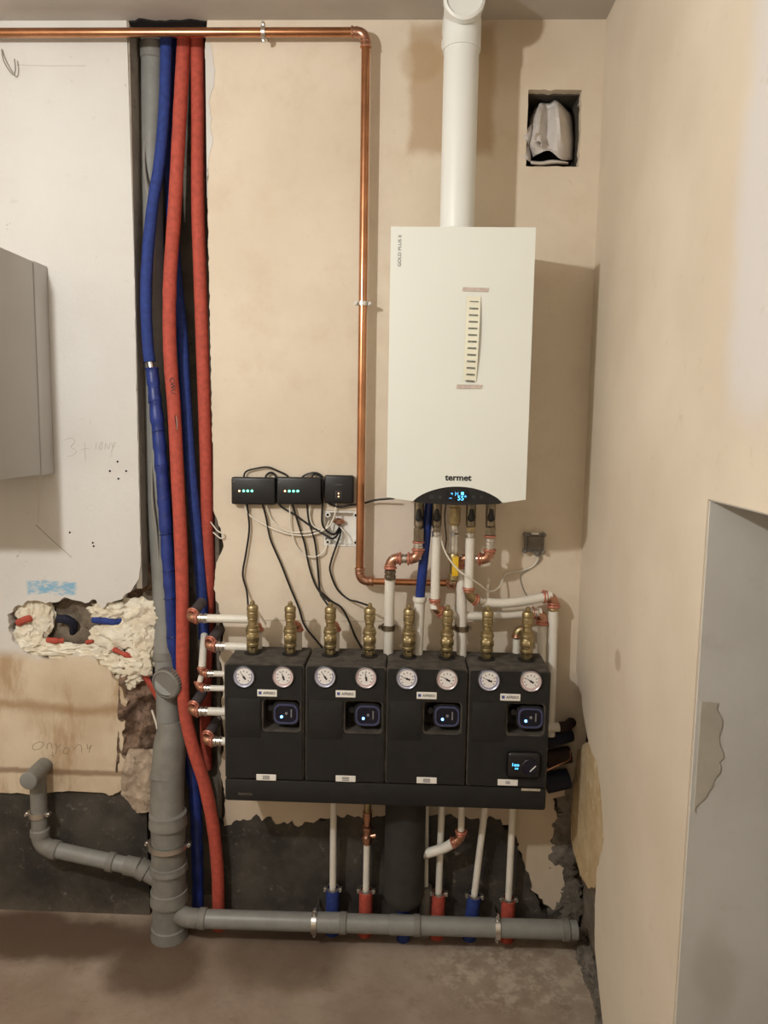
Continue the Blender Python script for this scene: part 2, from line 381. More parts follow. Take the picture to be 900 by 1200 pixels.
GBLUE = glow('blue_led', (0.15, 0.45, 1.0), 6.0); GCY = glow('cyan_digits', (0.1, 0.55, 1.0), 3.0)
GGRN = glow('green_led', (0.15, 0.9, 0.55), 4.0); GORG = glow('orange_led', (1.0, 0.55, 0.3), 3.0)

# ------------------------------------------------------------------ the room
XL, YF, ZC, XR = -2.5, -4.3, 3.0, 0.575
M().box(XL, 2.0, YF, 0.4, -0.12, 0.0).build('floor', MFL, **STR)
ceil = M().box(XL, 2.0, YF, 0.4, ZC, ZC + 0.12).build('ceiling', MCEIL, **STR)
M().box(XL - 0.1, XL, YF, 0.4, 0, ZC).build('wall_left', MPLAIN, **STR)
M().box(XL, 2.0, YF - 0.1, YF, 0, ZC).build('wall_front', MPLAIN, **STR)
# back wall: masonry with a vertical chase (X -0.90 .. -0.652)
CX0, CX1 = -0.905, -0.645
m = M(); m.box(XL, CX0, 0.075, 0.4, 0, ZC); m.box(CX1, 0.345, 0.05, 0.4, 0, ZC); m.box(0.513, 0.9, 0.05, 0.4, 0, ZC)
m.box(0.345, 0.513, 0.05, 0.4, 0, P(620, 195).z); m.box(0.345, 0.513, 0.05, 0.4, P(620, 105).z, ZC); m.box(0.345, 0.513, 0.16, 0.4, P(620, 195).z, P(620, 105).z)
wb = m.build('wall_back', MBASE, **STR)
M().box(CX0, CX1, 0.14, 0.4, 0, ZC).build('chase_back', MCHASE, wb)
MSIDE = mk_rough('chase_render_pale', srgb(150, 141, 128), srgb(164, 155, 142), srgb(130, 118, 104), 8, 0.4)
m = M(); m.box(CX0 - 0.01, CX0 + 0.009, 0.003, 0.15, P(165, 690).z, ZC - 0.001); m.build('chase_side', MSIDE, wb)
m = M(); m.box(CX1 - 0.002, CX1 + 0.01, 0.012, 0.15, 0.0, ZC - 0.002); m.build('chase_side', MCHASE, wb)
# white plaster left of the chase, broken away round the hole
right_edge = [(CX0 + 0.002, ZC)] + xz([(157, 300), (161, 500), (165, 655), (163, 678)])
brk = xz([(152, 693), (138, 703), (120, 713), (112, 703), (95, 706), (76, 701), (58, 707), (40, 704), (22, 709), (11, 720), (12, 740), (17, 757), (38, 768), (66, 774),
          (88, 766), (108, 770), (124, 784), (140, 800), (149, 822), (146, 850), (143, 880), (146, 905), (142, 925), (132, 933), (120, 929)])
bot = xz([(80, 927), (40, 931), (0, 929)]) + [(XL, P(0, 929).z)]
lp = right_edge[:1] + ragline(right_edge[1:], 0.003, 0.02, 1) + ragline(brk, 0.012, 0.011, 2) + ragline(bot[:-1], 0.004, 0.02, 3) + [bot[-1], (XL, ZC)]
slab(M(), [lp], 0.0, 0.075).build('plaster_layer', MW, wb, label='white painted plaster left of the pipe chase')
# bitumen coat along the foot of the wall, left and right of the chase
zt = P(60, 915).z
slab(M(), [[(XL, 0.0), (CX0 + 0.005, 0.0), (CX0 - 0.0, zt), (XL, zt)]], 0.014, 0.075).build('bitumen_coat', MBIT, wb, label='black waterproof coating')
tp = ragline(xz([(263, 968), (300, 955), (345, 968), (390, 958), (450, 955), (520, 955), (585, 962), (602, 975), (615, 1020), (640, 1075)]), 0.02, 0.012, 4)
slab(M(), [[(CX1, 0.0)] + [(CX1, P(262, 960).z)] + tp + [(0.585, 0.12), (0.585, 0)]], -0.003, 0.05).build('bitumen_coat', MBIT, wb, label='black waterproof coating')
# beige plaster right of the chase, with the vent and the wiring box left open
le = xz([(262, 975), (264, 935), (258, 900), (264, 868), (259, 836), (262, 800), (258, 770), (263, 738), (256, 712), (251, 690), (253, 664), (262, 640), (257, 615), (250, 598), (249, 520), (247, 430), (245, 330), (243, 240), (245, 160), (243, 90), (240, 60)])
be = xz([(652, 1068), (628, 1050), (618, 1030), (607, 990), (598, 966), (560, 968), (520, 966), (440, 966), (384, 958), (340, 970), (300, 968)])
re_ = xz([(648, 936), (655, 960), (646, 985), (660, 1010), (661, 1042)])
lp = [(0.62, ZC), (0.62, P(660, 925).z)] + ragline(re_, 0.012, 0.012, 6) + ragline(be, 0.015, 0.012, 7) + ragline(le[:14], 0.007, 0.011, 8) + ragline(le[14:], 0.003, 0.009, 8) + [(CX1 - 0.005, ZC)]
vent = rag([(0.347, P(620, 195).z), (0.511, P(620, 195).z), (0.511, P(620, 105).z), (0.347, P(620, 105).z)], 0.004, 0.015, 9)
bx0, bz0, bx1, bz1 = P(379, 640).x, P(379, 640).z, P(422, 599).x, P(422, 599).z
slab(M(), [lp, vent, [(bx0, bz0), (bx1, bz0), (bx1, bz1), (bx0, bz1)]], 0.0, 0.05).build('plaster_layer', MB, wb, label='beige plaster behind the boiler')
le2 = ragline(xz([(243, 232), (244, 190), (249, 165), (245, 120), (252, 88), (249, 60), (246, 50)]), 0.005, 0.011, 12)
slab(M(), [[(CX1 - 0.012, P(241, 232).z)] + le2 + [(CX1 - 0.012, P(242, 50).z)]], -0.0015, 0.03).build('plaster_lip', MW, wb)
m = M(); m.box(0.345, 0.349, 0.03, 0.16, vent[0].y, P(620, 105).z); m.box(0.509, 0.513, 0.03, 0.16, vent[0].y, P(620, 105).z); m.box(0.345, 0.513, 0.156, 0.16, vent[0].y, P(620, 105).z)
m.box(0.345, 0.513, 0.03, 0.16, P(620, 105).z - 0.004, P(620, 105).z); m.box(0.345, 0.513, 0.03, 0.16, P(620, 195).z, P(620, 195).z + 0.004)
m.build('vent_opening', simple('vent_lining', srgb(78, 70, 60), 0.95, var=0.12, scale=20), wb, label='dark open vent hole')  # dark grey-brown lining of the vent recess
# inside the broken hole: mortar, foam, broken brick
rows_patch(M(), [(692, 2, 190, -0.055, -0.06), (735, 2, 190, -0.06, -0.06), (800, 2, 190, -0.05, -0.05)], 70, 40, 0.012, 14, 3).build('mortar_bed', MBASE, wb)
rows_patch(M(), [(770, 140, 186, -0.01, -0.07), (820, 140, 190, -0.005, -0.08), (880, 138, 186, -0.002, -0.07), (905, 136, 183, 0.0, -0.05)], 36, 72, 0.03, 24, 5, True).build('broken_brick', MSTONE, wb, label='broken brown brick beside the chase')
rows_patch(M(), [(878, 150, 190, -0.01, -0.03), (905, 142, 185, 0.01, 0.0), (930, 142, 182, 0.012, 0.008), (952, 160, 182, 0.006, 0.004)], 30, 36, 0.010, 30, 6).build('crumbled_plaster', MCRUMB, wb)
rows_patch(M(), [(660, 150, 188, -0.02, -0.08), (690, 140, 190, -0.02, -0.09), (712, 118, 190, -0.03, -0.09)], 30, 24, 0.012, 26, 8, True).build('broken_brick', MSTONE, wb)
def foam(px, py, d, rx, ry, rz, seed, amp=0.25, mat=MFOAM):
    m = M(); blob(m, P(px, py, d), (px2m(rx), ry, px2m(rz)), amp, 2.4, seed, 4); return m.build('foam_patch', mat, wb)
foam(34, 716, -0.035, 15, 0.022, 18, 1, 0.3); foam(50, 722, -0.035, 13, 0.02, 24, 2, 0.25); foam(32, 744, -0.03, 14, 0.02, 16, 11, 0.3)
foam(66, 761, -0.022, 40, 0.02, 8, 3, 0.4); foam(38, 755, -0.02, 18, 0.018, 9, 12, 0.4); foam(128, 716, -0.025, 22, 0.02, 10, 4, 0.4); foam(160, 722, -0.035, 26, 0.025, 18, 5, 0.4)
foam(136, 745, -0.018, 26, 0.018, 16, 6, 0.35); foam(165, 752, -0.03, 18, 0.026, 22, 7, 0.4); foam(106, 765, -0.024, 24, 0.018, 9, 8, 0.4); foam(160, 775, -0.018, 20, 0.022, 16, 10, 0.4)
foam(138, 778, -0.02, 20, 0.016, 12, 9, 0.4); foam(152, 793, -0.022, 13, 0.016, 12, 13, 0.4)
# pencil writing and drill marks
def strokes(l, mat, r=0.0009):
    m = M()
    for s_ in l: m.tube(cat([P(a, b, 0.0004) for a, b in s_], 4), r, 5)
    return m.build('pencil_writing', mat, wb)
strokes([[(75, 516), (83, 513), (88, 517), (83, 524), (90, 528), (86, 533), (79, 535)], [(99, 518), (100, 540)], [(94, 527), (104, 525)], [(113, 518), (112, 527)],
         [(118, 519), (116, 526), (119, 526), (120, 518), (118, 519)], [(123, 527), (124, 519), (127, 526), (129, 519)], [(131, 518), (132, 524), (135, 518)], [(135, 518), (130, 531)]], MPENC)
strokes([[(40, 872), (47, 869), (51, 872), (47, 877), (40, 879), (38, 875), (40, 872)], [(55, 878), (56, 872), (60, 871), (61, 877)], [(65, 871), (67, 876), (71, 872)], [(67, 876), (65, 884)],
         [(76, 876), (74, 882), (79, 883), (81, 878), (76, 876)], [(86, 879), (91, 873), (95, 874), (96, 882)], [(102, 872), (103, 878), (107, 873)], [(107, 873), (104, 882)], [(60, 885), (64, 886)], [(62, 881), (62, 889)]], MPENC2)
strokes([[(310, 727), (340, 727), (370, 728)], [(400, 728), (450, 728)]], MPENC2, 0.0007)
strokes([[(42, 615), (60, 632), (84, 653)]], simple('scratch', srgb(168, 160, 148), 0.9), 0.0012); strokes([[(20, 76), (50, 77), (100, 77)]], MPENC, 0.0008)
for a, b in ((138, 541), (129, 552), (148, 552), (139, 561), (110, 640), (109, 636), (82, 624)):
    M().lathe([(0.0035, 0), (0.0035, 0.002)], P(a, b, -0.0012), V(0, -1, 0), 12).build('drill_hole', MDARK, wb)
# dark sheet painting the shaded gap at the broken ceiling edge round the risers
me = curve_mesh([rag([(CX0 - 0.01, 0.14), (CX0 - 0.006, 0.01), (-0.86, -0.008), (-0.78, 0.002), (-0.70, -0.012), (CX1 + 0.006, 0.005), (CX1 + 0.008, 0.14)], 0.012, 0.015, 17)], 0.006)
M().mesh(me, lambda c: (c.x, c.y, ZC - 0.003 + c.z)).build('broken_edge_shade', MDARK, ceil)
# right wall: rough core, plaster with a broken foot, low opening with a grey reveal
Y0, Y1, ZL = -1.0, -1.95, EYE - 0.132
m = M(); m.box(0.64, 1.6, Y0, 0.05, 0, ZC); m.box(0.64, 1.6, Y1, Y0, ZL, ZC); m.box(0.64, 1.6, YF, Y1, 0, ZC); m.box(1.5, 1.6, Y1, Y0, 0, ZL)
wr = m.build('wall_right', MBASE, **STR)
def yz(l, X=XR): return [Vector((PX(a, b, X).y, PX(a, b, X).z)) for a, b in l]
foot = yz([(697, 1112), (697, 1060), (699, 1020), (708, 985), (704, 930), (700, 895), (690, 872), (684, 840)])
lp = [(0.05, ZC), (0.05, foot[-1].y + 0.15)] + ragline(foot[::-1], 0.007, 0.012, 21) + [(-0.55, 0.055), (Y0, 0.03), (Y0, ZL), (Y1, ZL), (Y1, 0.0), (YF, 0.0), (YF, ZC)]
slab_x(M(), [lp], XR, 0.64).build('plaster_layer', MRW, wr, label='beige plaster of the right wall')
pl = yz([(690, 868), (712, 890), (714, 985), (702, 1022), (697, 1040), (689, 1040), (680, 1026), (669, 985), (668, 960), (672, 920), (677, 880)], 0.583)
slab_x(M(), [rag(pl, 0.008, 0.012, 22)], 0.583, 0.64).build('peeled_plaster', MPEEL, wr, label='yellowish peeled plaster at the corner')
m = M()
for i in range(11): blob(m, (0.585 + random.uniform(-0.03, 0.02), 0.012 + random.uniform(-0.01, 0.008), 0.05 + i * 0.048), (0.045, 0.008, 0.045), 0.5, 2.6, i, 3)
for i in range(16): blob(m, (0.63 + random.uniform(-0.01, 0.01), -0.05 - i * 0.06, 0.012 + random.uniform(-0.01, 0.01)), (0.03, 0.05, 0.03), 0.4, 2.2, 40 + i, 3)
m.build('crumbled_corner', mk_rough('corner_rubble', srgb(96, 90, 82), srgb(124, 116, 106), srgb(70, 62, 54), 18), wr)
rv = M(); rv.box(XR + 0.004, 1.5, Y0 - 0.004, Y0 + 0.01, 0, ZL + 0.02); rv.box(XR + 0.004, 1.5, Y1 - 0.01, Y1 + 0.004, 0, ZL + 0.02); rv.box(1.49, 1.5, Y1, Y0, 0, ZL); rv.box(XR + 0.004, 1.5, Y1, Y0, ZL - 0.003, ZL + 0.01)
rv.build('opening_reveal', MREVEAL, wr, label='smooth grey render inside the low opening')
dj = -Y0 + 0.004
pp = [Vector((P(a, b, dj).x, P(a, b, dj).z)) for a, b in [(808, 822), (840, 824), (846, 850), (843, 905), (828, 925), (815, 953), (797, 945)]]
pp = [Vector((max(q.x, XR + 0.012), q.y)) for q in rag(pp, 0.012, 0.01, 30)]
slab(M(), [pp], -dj - 0.002, -dj + 0.002).build('mortar_patch', MPATCH, wr, label='rough beige mortar patch on the grey reveal')
# tiny crater on the right wall

# ------------------------------------------------------------------ plumbing helpers
def arc3(a, c, b, n=6):          # rounded corner from a to b round corner c
    return [(a*(1-t)*(1-t) + c*2*t*(1-t) + b*t*t) for t in [k/n for k in range(n+1)]]
def fitting(parent, c, da, db, r, L=None, mat=None, ring=None, name='elbow'):   # press elbow with bulged ends
    c = Vector(c); da = Vector(da).normalized(); db = Vector(db).normalized(); L = L or r * 2.6; mat = mat or MCOPP2
    m = M(); m.tube([c + da*L] + arc3(c + da*L*0.75, c, c + db*L*0.75) + [c + db*L], r*1.22, 12)
    o = m.build(name, mat, parent)
    for dd in (da, db):
        q = M(); q.ring(c + dd*(L*0.86), dd, r*1.32, r*0.30, 18, 6); q.ring(c + dd*(L*0.60), dd, r*1.25, r*0.16, 18, 6); q.build('press_ring', ring or MPINK, parent)
    return o
def sleeve(parent, a, dd, r, L, mat=None, ribs=3, name='press_sleeve'):
    dd = Vector(dd).normalized(); pr = [(r*1.12, 0)]
    for k in range(ribs):
        h = L * (k + 0.5) / ribs; w = L / ribs
        pr += [(r*1.12, h - w*0.4), (r*1.28, h - w*0.25), (r*1.28, h + w*0.1), (r*1.12, h + w*0.25)]
    pr += [(r*1.12, L)]
    return M().lathe(pr, a, dd, 16).build(name, mat or MSTEEL, parent)
def pipe(parent, pts, r, mat=None, seg=14, n=6, name='pipe', **k):
    return M().tube(cat(pts, n) if n else pts, r, seg).build(name, mat or MPEX, parent, **k)
def clamp(parent, c, ax, r, w=0.018, mat=None, side=None, name='pipe_clamp', screw=True):
    ax = Vector(ax).normalized(); m = M(); c = Vector(c)
    m.lathe([(r*1.02, -w/2), (r*1.12 + 0.0025, -w/2), (r*1.12 + 0.0025, w/2), (r*1.02, w/2)], c, ax, 24, False)
    s_ = Vector(side) if side else ax.cross(V(0, 1, 0)).normalized()
    if screw:
        for sg in (-1, 1):
            q = c + s_ * sg * (r*1.12 + 0.007)
            m.lathe([(0.006, -w*0.5), (0.006, w*0.5)], q, V(0, 1, 0), 10)
            m.lathe([(0.0045, 0), (0.0045, 0.008)], q + V(0, -w*0.5, 0), V(0, -1, 0), 6)
            m.tube([q, c + s_*sg*r], w*0.2, 6)
    m.tube([c + V(0, r, 0), V(c.x, 0.0, c.z)], 0.005, 8)
    return m.build(name, mat or MSTEEL, parent)

# ------------------------------------------------------------------ wall cabinet at the left edge
cx, cz0, cz1 = -1.182, EYE - 0.178, EYE + 0.493
t = thing('wall_cabinet', 'grey metal wall cabinet cut off by the left edge of the picture', 'cabinet', (-1.5, -0.2, cz0))
ds = -PX(44, 430, cx).y
M().box(-1.78, cx, -ds + 0.001, -0.001, cz0, cz1, 0.003).build('back_section', MCAB, t)
M().box(-1.78, cx - 0.001, -0.46, -ds - 0.0015, cz0 + 0.002, cz1 - 0.002, 0.004).build('front_section', MCAB, t)
M().box(-1.774, cx - 0.005, -ds - 0.004, -ds + 0.004, cz0 + 0.004, cz1 - 0.004).build('seam', MDARK, t)
pipe(t, PL([(47, 553, 0.05), (46, 580, 0.004), (44, 612, 0.002)]), 0.001, MCABW, 6, 4, 'thin_wire')
t = M(); t.tube(cat(PL([(2, 58, 0.002), (4, 70, 0.02), (9, 80, 0.025), (16, 88, 0.02), (18, 80, 0.02), (17, 69, 0.018)])), 0.0022, 8)
t.build('wire_hook', MCABG, None, **T('small bent grey wire hook high on the white wall', 'hook'))

# ------------------------------------------------------------------ copper gas pipe
r = 0.0135; zc = P(300, 38, 0.05).z; xv = P(425.5, 330, 0.05).x; zb = P(470, 682, 0.05).z
t = thing('gas_pipe', 'long copper gas pipe running under the ceiling and down the beige wall', 'pipe', (xv, -0.05, zb))
C1 = V(xv, -0.05, zc); C2 = V(xv, -0.05, zb); CE = V(P(532, 683, 0.05).x, -0.05, zb)
pipe(t, [V(-1.75, -0.05, zc), C1 + V(-0.04, 0, 0)], r, MCOPPER, 16); pipe(t, [C1 + V(0, 0, -0.04), C2 + V(0, 0, 0.04)], r, MCOPPER, 16)
pipe(t, [C2 + V(0.03, 0, 0), CE], r*0.85, MCOPPER, 16)
def cu_elbow(c, da, db):
    da, db = Vector(da), Vector(db); L = 0.045; m = M(); m.tube([c + da*L, c + da*L*0.8] + arc3(c + da*L*0.7, c, c + db*L*0.7, 8) + [c + db*L*0.8, c + db*L], r*1.12, 16)
    for dd in (da, db): m.ring(c + dd*L*0.92, dd, r*1.12, 0.003, 20, 6); m.ring(c + dd*L*0.62, dd, r*1.1, 0.002, 20, 6)
    m.build('elbow', MCOPP2, t)
cu_elbow(C1, (-1, 0, 0), (0, 0, -1)); cu_elbow(C2, (0, 0, 1), (1, 0, 0))
for c, ax in ((V(P(309, 38, 0.05).x, -0.05, zc), V(1, 0, 0)), (V(xv, -0.05, P(424, 356, 0.05).z), V(0, 0, 1))): clamp(t, c, ax, r, 0.012)
M().lathe([(0.011, -0.01), (0.013, 0), (0.013, 0.03), (0.011, 0.035)], CE + V(-0.02, 0, 0), (1, 0, 0), 14).build('end_fitting', MCOPP2, t)

# ------------------------------------------------------------------ boiler
BX0, BX1, BZ0, BZ1, BD = -0.0615, 0.3335, EYE - 0.205, EYE + 0.54, 0.33
t = thing('boiler', 'white wall-hung gas boiler with a dark curved control panel', 'boiler', ((BX0+BX1)/2, -0.17, BZ0))
M().box(BX0 + 0.003, BX1 - 0.003, -0.295, -0.012, BZ0 + 0.008, BZ1 - 0.004, 0.004).build('casing', MWHITE, t)
xc = (BX0 + BX1) / 2; ax0, ax1 = P(484, 586, BD).x, P(589, 586, BD).x; hz = 0.034; zlow = -0.010
n = 20; arch = [(ax0 + (ax1 - ax0)*k/n, BZ0 + zlow + (hz - zlow) * (1 - (2*k/n - 1)**2)**0.8) for k in range(n + 1)]
lp = [(BX0, BZ1), (BX0, BZ0)] + arch + [(BX1, BZ0), (BX1, BZ1)]
m = slab(M(), [lp], -BD, -0.297); m.build('front_panel', MWHITE, t)
lp = arch[::-1] + [(ax0 + 0.01, BZ0 + zlow - 0.004), (xc, BZ0 + zlow - 0.010), (ax1 - 0.01, BZ0 + zlow - 0.004)]
cp = slab(M(), [lp], -BD + 0.004, -0.25).build('control_panel', MBLK, t)
def fp(px, py, e=0.0): return P(px, py, BD + e)
m = M(); text(m, 'termet', 0.0245, fp(537, 560, 0.0006), bold=0.0007, sx=1.08); m.build('brand_lettering', MINK, t)
m = M(); text(m, 'GOLD PLUS II', 0.0125, fp(468.5, 294, 0.0006), V(0, 0, 1), V(-1, 0, 0), sx=1.12); m.build('model_lettering', MINKG, t)
yb = BD - 0.0035
dsp = M(); c = P(537, 581, yb); dsp.box(c.x - 0.034, c.x + 0.03, -yb - 0.001, -yb + 0.002, c.z - 0.015, c.z + 0.014); dsp.build('display', simple('display_glass', (0.005, 0.007, 0.015), 0.15), cp)
m = M(); text(m, '55°', 0.019, P(541.5, 584, yb + 0.0015)); text(m, '--', 0.012, P(528, 583.5, yb + 0.0015)); text(m, '◂ı  )·(  ■', 0.011, P(536, 578.5, yb + 0.0015)); m.build('display_digits', GCY, cp)
for px, s_ in ((506, 0.006), (515.5, 0.006), (555.5, 0.006), (564, 0.004)):
    m = M(); c = P(px, 582.5, yb); m.ring(c, (0, 1, 0), s_, 0.0012, 20, 6); m.lathe([(s_*0.75, 0), (s_*0.7, 0.002)], c, (0, -1, 0), 20); m.build('button', simple('button_grey', srgb(52, 52, 54), 0.4, var=0.05), cp)
# paper strip taped on the boiler front
tl, tr, bl, br = fp(547, 347, 0.001), fp(563.5, 348, 0.001), fp(542.5, 446, 0.001), fp(558, 447, 0.001)
st = thing('paper_strip', 'narrow paper strip of printed codes taped to the boiler front', 'label strip', bl)
def quad(m, a, b, c, d, th=0.0008):
    o = V(0, -th, 0); m.add([a, b, c, d, a+o, b+o, c+o, d+o], [(4,5,6,7), (0,3,2,1), (0,1,5,4), (1,2,6,5), (2,3,7,6), (3,0,4,7)])
    return m
def strip(u, v): return tl*(1-u)*(1-v) + tr*u*(1-v) + bl*(1-u)*v + br*u*v
m = M(); vs = []
for k in range(13):
    v = k/12; bow = V(0, -0.010*math.sin(math.pi*v), 0)
    vs += [strip(0, v) + V(0, -0.001, 0), strip(1, v) + bow*0.8 + V(0, -0.001, 0)]
m.add(vs + [q + V(0, 0.0006, 0) for q in vs], [(2*k, 2*k+1, 2*k+3, 2*k+2) for k in range(12)] + [(26+2*k, 26+2*k+2, 26+2*k+3, 26+2*k+1) for k in range(12)])
m.build('paper', simple('strip_paper', srgb(228, 226, 206), 0.7, var=0.01), st)
for k in range(13):
    v = 0.055 + k * 0.078; b0 = -0.010*math.sin(math.pi*v)*0.8
    h = 0.020 if k else 0.012
    q = [strip(u, vv) + V(0, -0.0022 + b0*u, 0) for u, vv in ((0.22, v), (0.85, v), (0.85, v + h), (0.22, v + h))]
    quad(M(), q[3], q[2], q[1], q[0], 0.0002).build('printed_code', simple('code_ink', srgb(126, 130, 116), 0.7, var=0.25, scale=220) if k == 0 else bpy.data.materials['code_ink'], st)
for a in (((542.5, 336.5), (573, 337.5), (571.5, 342), (541.5, 341)), ((535.5, 450.5), (565.5, 451), (564, 455.5), (534.5, 455.5))):
    q = [fp(x, y, 0.0018) for x, y in a]; quad(M(), q[3], q[2], q[1], q[0], 0.0004).build('tape', MTAPE, st)

# ------------------------------------------------------------------ flue
fx = P(538.5, 150, 0.17).x; fd = 0.17; fr = 0.0505; ze = P(545, 12, 0.19).z
t = thing('flue_pipe', 'white flue pipe rising from the boiler top to a capped elbow', 'flue', (fx, -fd, BZ1))
pipe(t, [V(fx, -fd, BZ1 - 0.004), V(fx, -fd, ze - 0.07)], fr, MFLUE, 28, 0)
M().lathe([(fr*1.02, 0), (fr*1.12, 0.002), (fr*1.12, 0.03), (fr*1.06, 0.036), (fr*1.0, 0.036)], V(fx, -fd, BZ1 - 0.006), (0, 0, 1), 28).build('collar', MFLUE, t)
c = V(fx, -fd, ze)
m = M(); m.tube([c + V(0, 0, -0.10), c + V(0, 0, -0.045)] + arc3(c + V(0, 0, -0.04), c + V(0, 0, 0.0), c + V(0, 0.055, 0.0), 8) + [c + V(0, 0.1, 0)], fr*1.08, 28); m.build('elbow', MFLUE, t)
m = M(); m.lathe([(fr*1.06, 0.0), (fr*1.06, 0.075), (fr*1.14, 0.077), (fr*1.14, 0.10), (fr*1.0, 0.105), (fr*0.96, 0.098), (0.001, 0.098)], c + V(0, 0.015, 0), (0, -1, 0), 28); m.build('inspection_cap', MFLUE, t)
pipe(t, [c + V(0, 0.09, 0), V(fx, -0.002, ze)], fr, MFLUE, 28, 0)
m = M(); m.lathe([(fr*0.97, 0), (fr*1.04, 0), (fr*1.04, 0.006), (fr*0.97, 0.008)], V(fx, 0, ze), (0, -1, 0), 28, False); m.build('wall_rosette', MFLUE, t)

# ------------------------------------------------------------------ paper stuffed in the vent
t = thing('crumpled_paper', 'crumpled pale paper stuffed into the dark vent opening', 'paper', P(645, 190, -0.03))
def sheet(rows, name, seed, amp=0.004, sub=4):      # rows of (px, py, d) points; crumpled between them
    pr = [cat(PL(r_), sub) for r_ in rows]; nx = len(pr[0]); cols = [cat([p[i_] for p in pr], sub) for i_ in range(nx)]; ny = len(cols[0])
    vs = [cols[i_][j_] + V(0.3, 1, 0.3) * (amp * (2*abs(noise.noise(cols[i_][j_]*45 + V(seed, 0, 0))) + noise.noise(cols[i_][j_]*70))) for j_ in range(ny) for i_ in range(nx)]
    m_ = M(); m_.add(vs, [(j_*nx+i_, j_*nx+i_+1, (j_+1)*nx+i_+1, (j_+1)*nx+i_) for j_ in range(ny-1) for i_ in range(nx-1)])
    o_ = m_.build(name, MPAPER, t, 0.5); md = o_.modifiers.new('thick', 'SOLIDIFY'); md.thickness = 0.0014; return o_
sheet([[(625, 130, -0.10), (633, 121, -0.05), (642, 121, -0.065), (652, 117, -0.05), (662, 126, -0.10)],
       [(619, 142, -0.09), (631, 132, -0.01), (642, 133, -0.05), (654, 129, 0.0), (670, 136, -0.09)],
       [(618, 158, -0.08), (629, 152, 0.012), (641, 150, -0.035), (656, 146, 0.015), (672, 152, -0.08)],
       [(617, 172, -0.07), (625, 168, 0.026), (640, 170, -0.02), (657, 168, 0.012), (673, 170, -0.07)],
       [(622, 186, -0.06), (631, 180, 0.02), (644, 176, 0.016), (658, 187, 0.0), (671, 187, -0.06)]], 'main_sheet', 1, 0.007)
sheet([[(623, 143, -0.05), (624, 146, -0.04), (625, 150, -0.05)], [(614, 160, 0.008), (619, 161, 0.004), (623, 162, -0.02)], [(616, 170, -0.03), (619, 172, -0.02), (622, 174, -0.04)], [(614, 183, 0.008), (618, 187, 0.006), (622, 190, -0.01)]], 'left_flap', 2, 0.002)
sheet([[(621, 188, -0.02), (634, 189, 0.0), (648, 187, 0.006), (666, 190, -0.01)], [(622, 191, 0.006), (634, 192, 0.016), (648, 190, 0.016), (666, 191, 0.0)], [(622, 193, -0.02), (634, 194, -0.01), (648, 193, -0.01), (666, 193, -0.03)]], 'bottom_edge', 3, 0.002)
m = M(); a, b = P(629.5, 170, 0.012), P(634, 145, -0.015)
m.lathe([(0.0145, 0), (0.012, 0.03), (0.008, 0.065), (0.004, 0.085)], a, b - a + V(0, 0.02, 0), 20, False); o = m.build('rolled_corner', MPAPER, t); md = o.modifiers.new('thick', 'SOLIDIFY'); md.thickness = 0.0014

# ------------------------------------------------------------------ insulated risers in the chase
def hose(name, label, pts, r, mat, n=6, parent=None, amp=0.0):
    q = PL(pts)
    if pts[0][1] == 30: q[0].z = ZC - 0.001
    q = cat(q, n)
    if name == 'taped_sleeve': rr = [r * (0.96 + 0.16 * ((k * 0.16 + 0.3 * noise.noise(p * 15)) % 1.0) + amp * noise.noise(p * 22)) for k, p in enumerate(q)]
    elif amp: rr = [r * (1 + amp * noise.noise(p * 22)) for p in q]
    else: rr = r
    m = M().tube(q, rr, 16)
    return m.build(name, mat, None, **T(label, 'hose')) if parent is None else m.build(name, mat, parent)
RH = hose('insulated_hose', 'red insulated hose in front of the grey stack, reaching the floor',
     [(216, 30, -0.06), (211, 130, -0.05), (205, 240, -0.035), (199, 330, -0.02), (199, 410, -0.01), (204, 480, 0.0), (208, 560, 0.01), (212, 640, 0.03), (214, 720, 0.045), (214, 790, 0.05),
      (217, 835, 0.055), (226, 875, 0.06), (240, 920, 0.06), (250, 970, 0.055), (255, 1020, 0.05), (256, 1060, 0.045), (257, 1092, 0.04)], 0.0215, MRED, 6, None, 0.05)
m = M(); text(m, 'CWU', 0.022, P(202, 452, 0.0185), V(0.06, 0, -1).normalized(), V(1, 0, 0.06).normalized(), 0.0006); m.build('marker_lettering', MINK, RH)
m = M(); m.tube(PL([(203, 476, 0.017), (205, 488, 0.0195), (207, 505, 0.0195), (207, 512, 0.018)]), [0.0008, 0.0022, 0.0022, 0.0008], 8); m.build('slit', MDARK, RH)
m = M(); m.tube(PL([(206.5, 487, 0.019), (207.5, 497, 0.021), (207, 507, 0.020)]), [0.0006, 0.0016, 0.0006], 8); m.build('exposed_pipe', MSTEEL, RH)
hose('insulated_hose', 'red insulated hose along the right edge of the chase', [(231, 30, -0.07), (232, 140, -0.07), (232, 240, -0.06), (235, 340, -0.055), (238, 430, -0.05), (241, 520, -0.055), (243, 600, -0.06), (245, 680, -0.065), (243, 750, -0.09), (241, 830, -0.11), (242, 900, -0.11)], 0.0215, MRED)
hose('insulated_hose', 'blue insulated hose between the two red hoses', [(202, 30, -0.098), (200, 140, -0.098), (201, 240, -0.098), (207, 330, -0.095), (213, 390, -0.08), (217, 460, -0.06), (223, 545, -0.05), (230, 620, -0.045), (236, 690, -0.045), (239, 748, -0.045)], 0.0195, MBLUE)
t = thing('insulated_hose', 'blue hose left of the front red hose, taped below a bare metal gap', 'hose', P(228, 1080, 0.0))
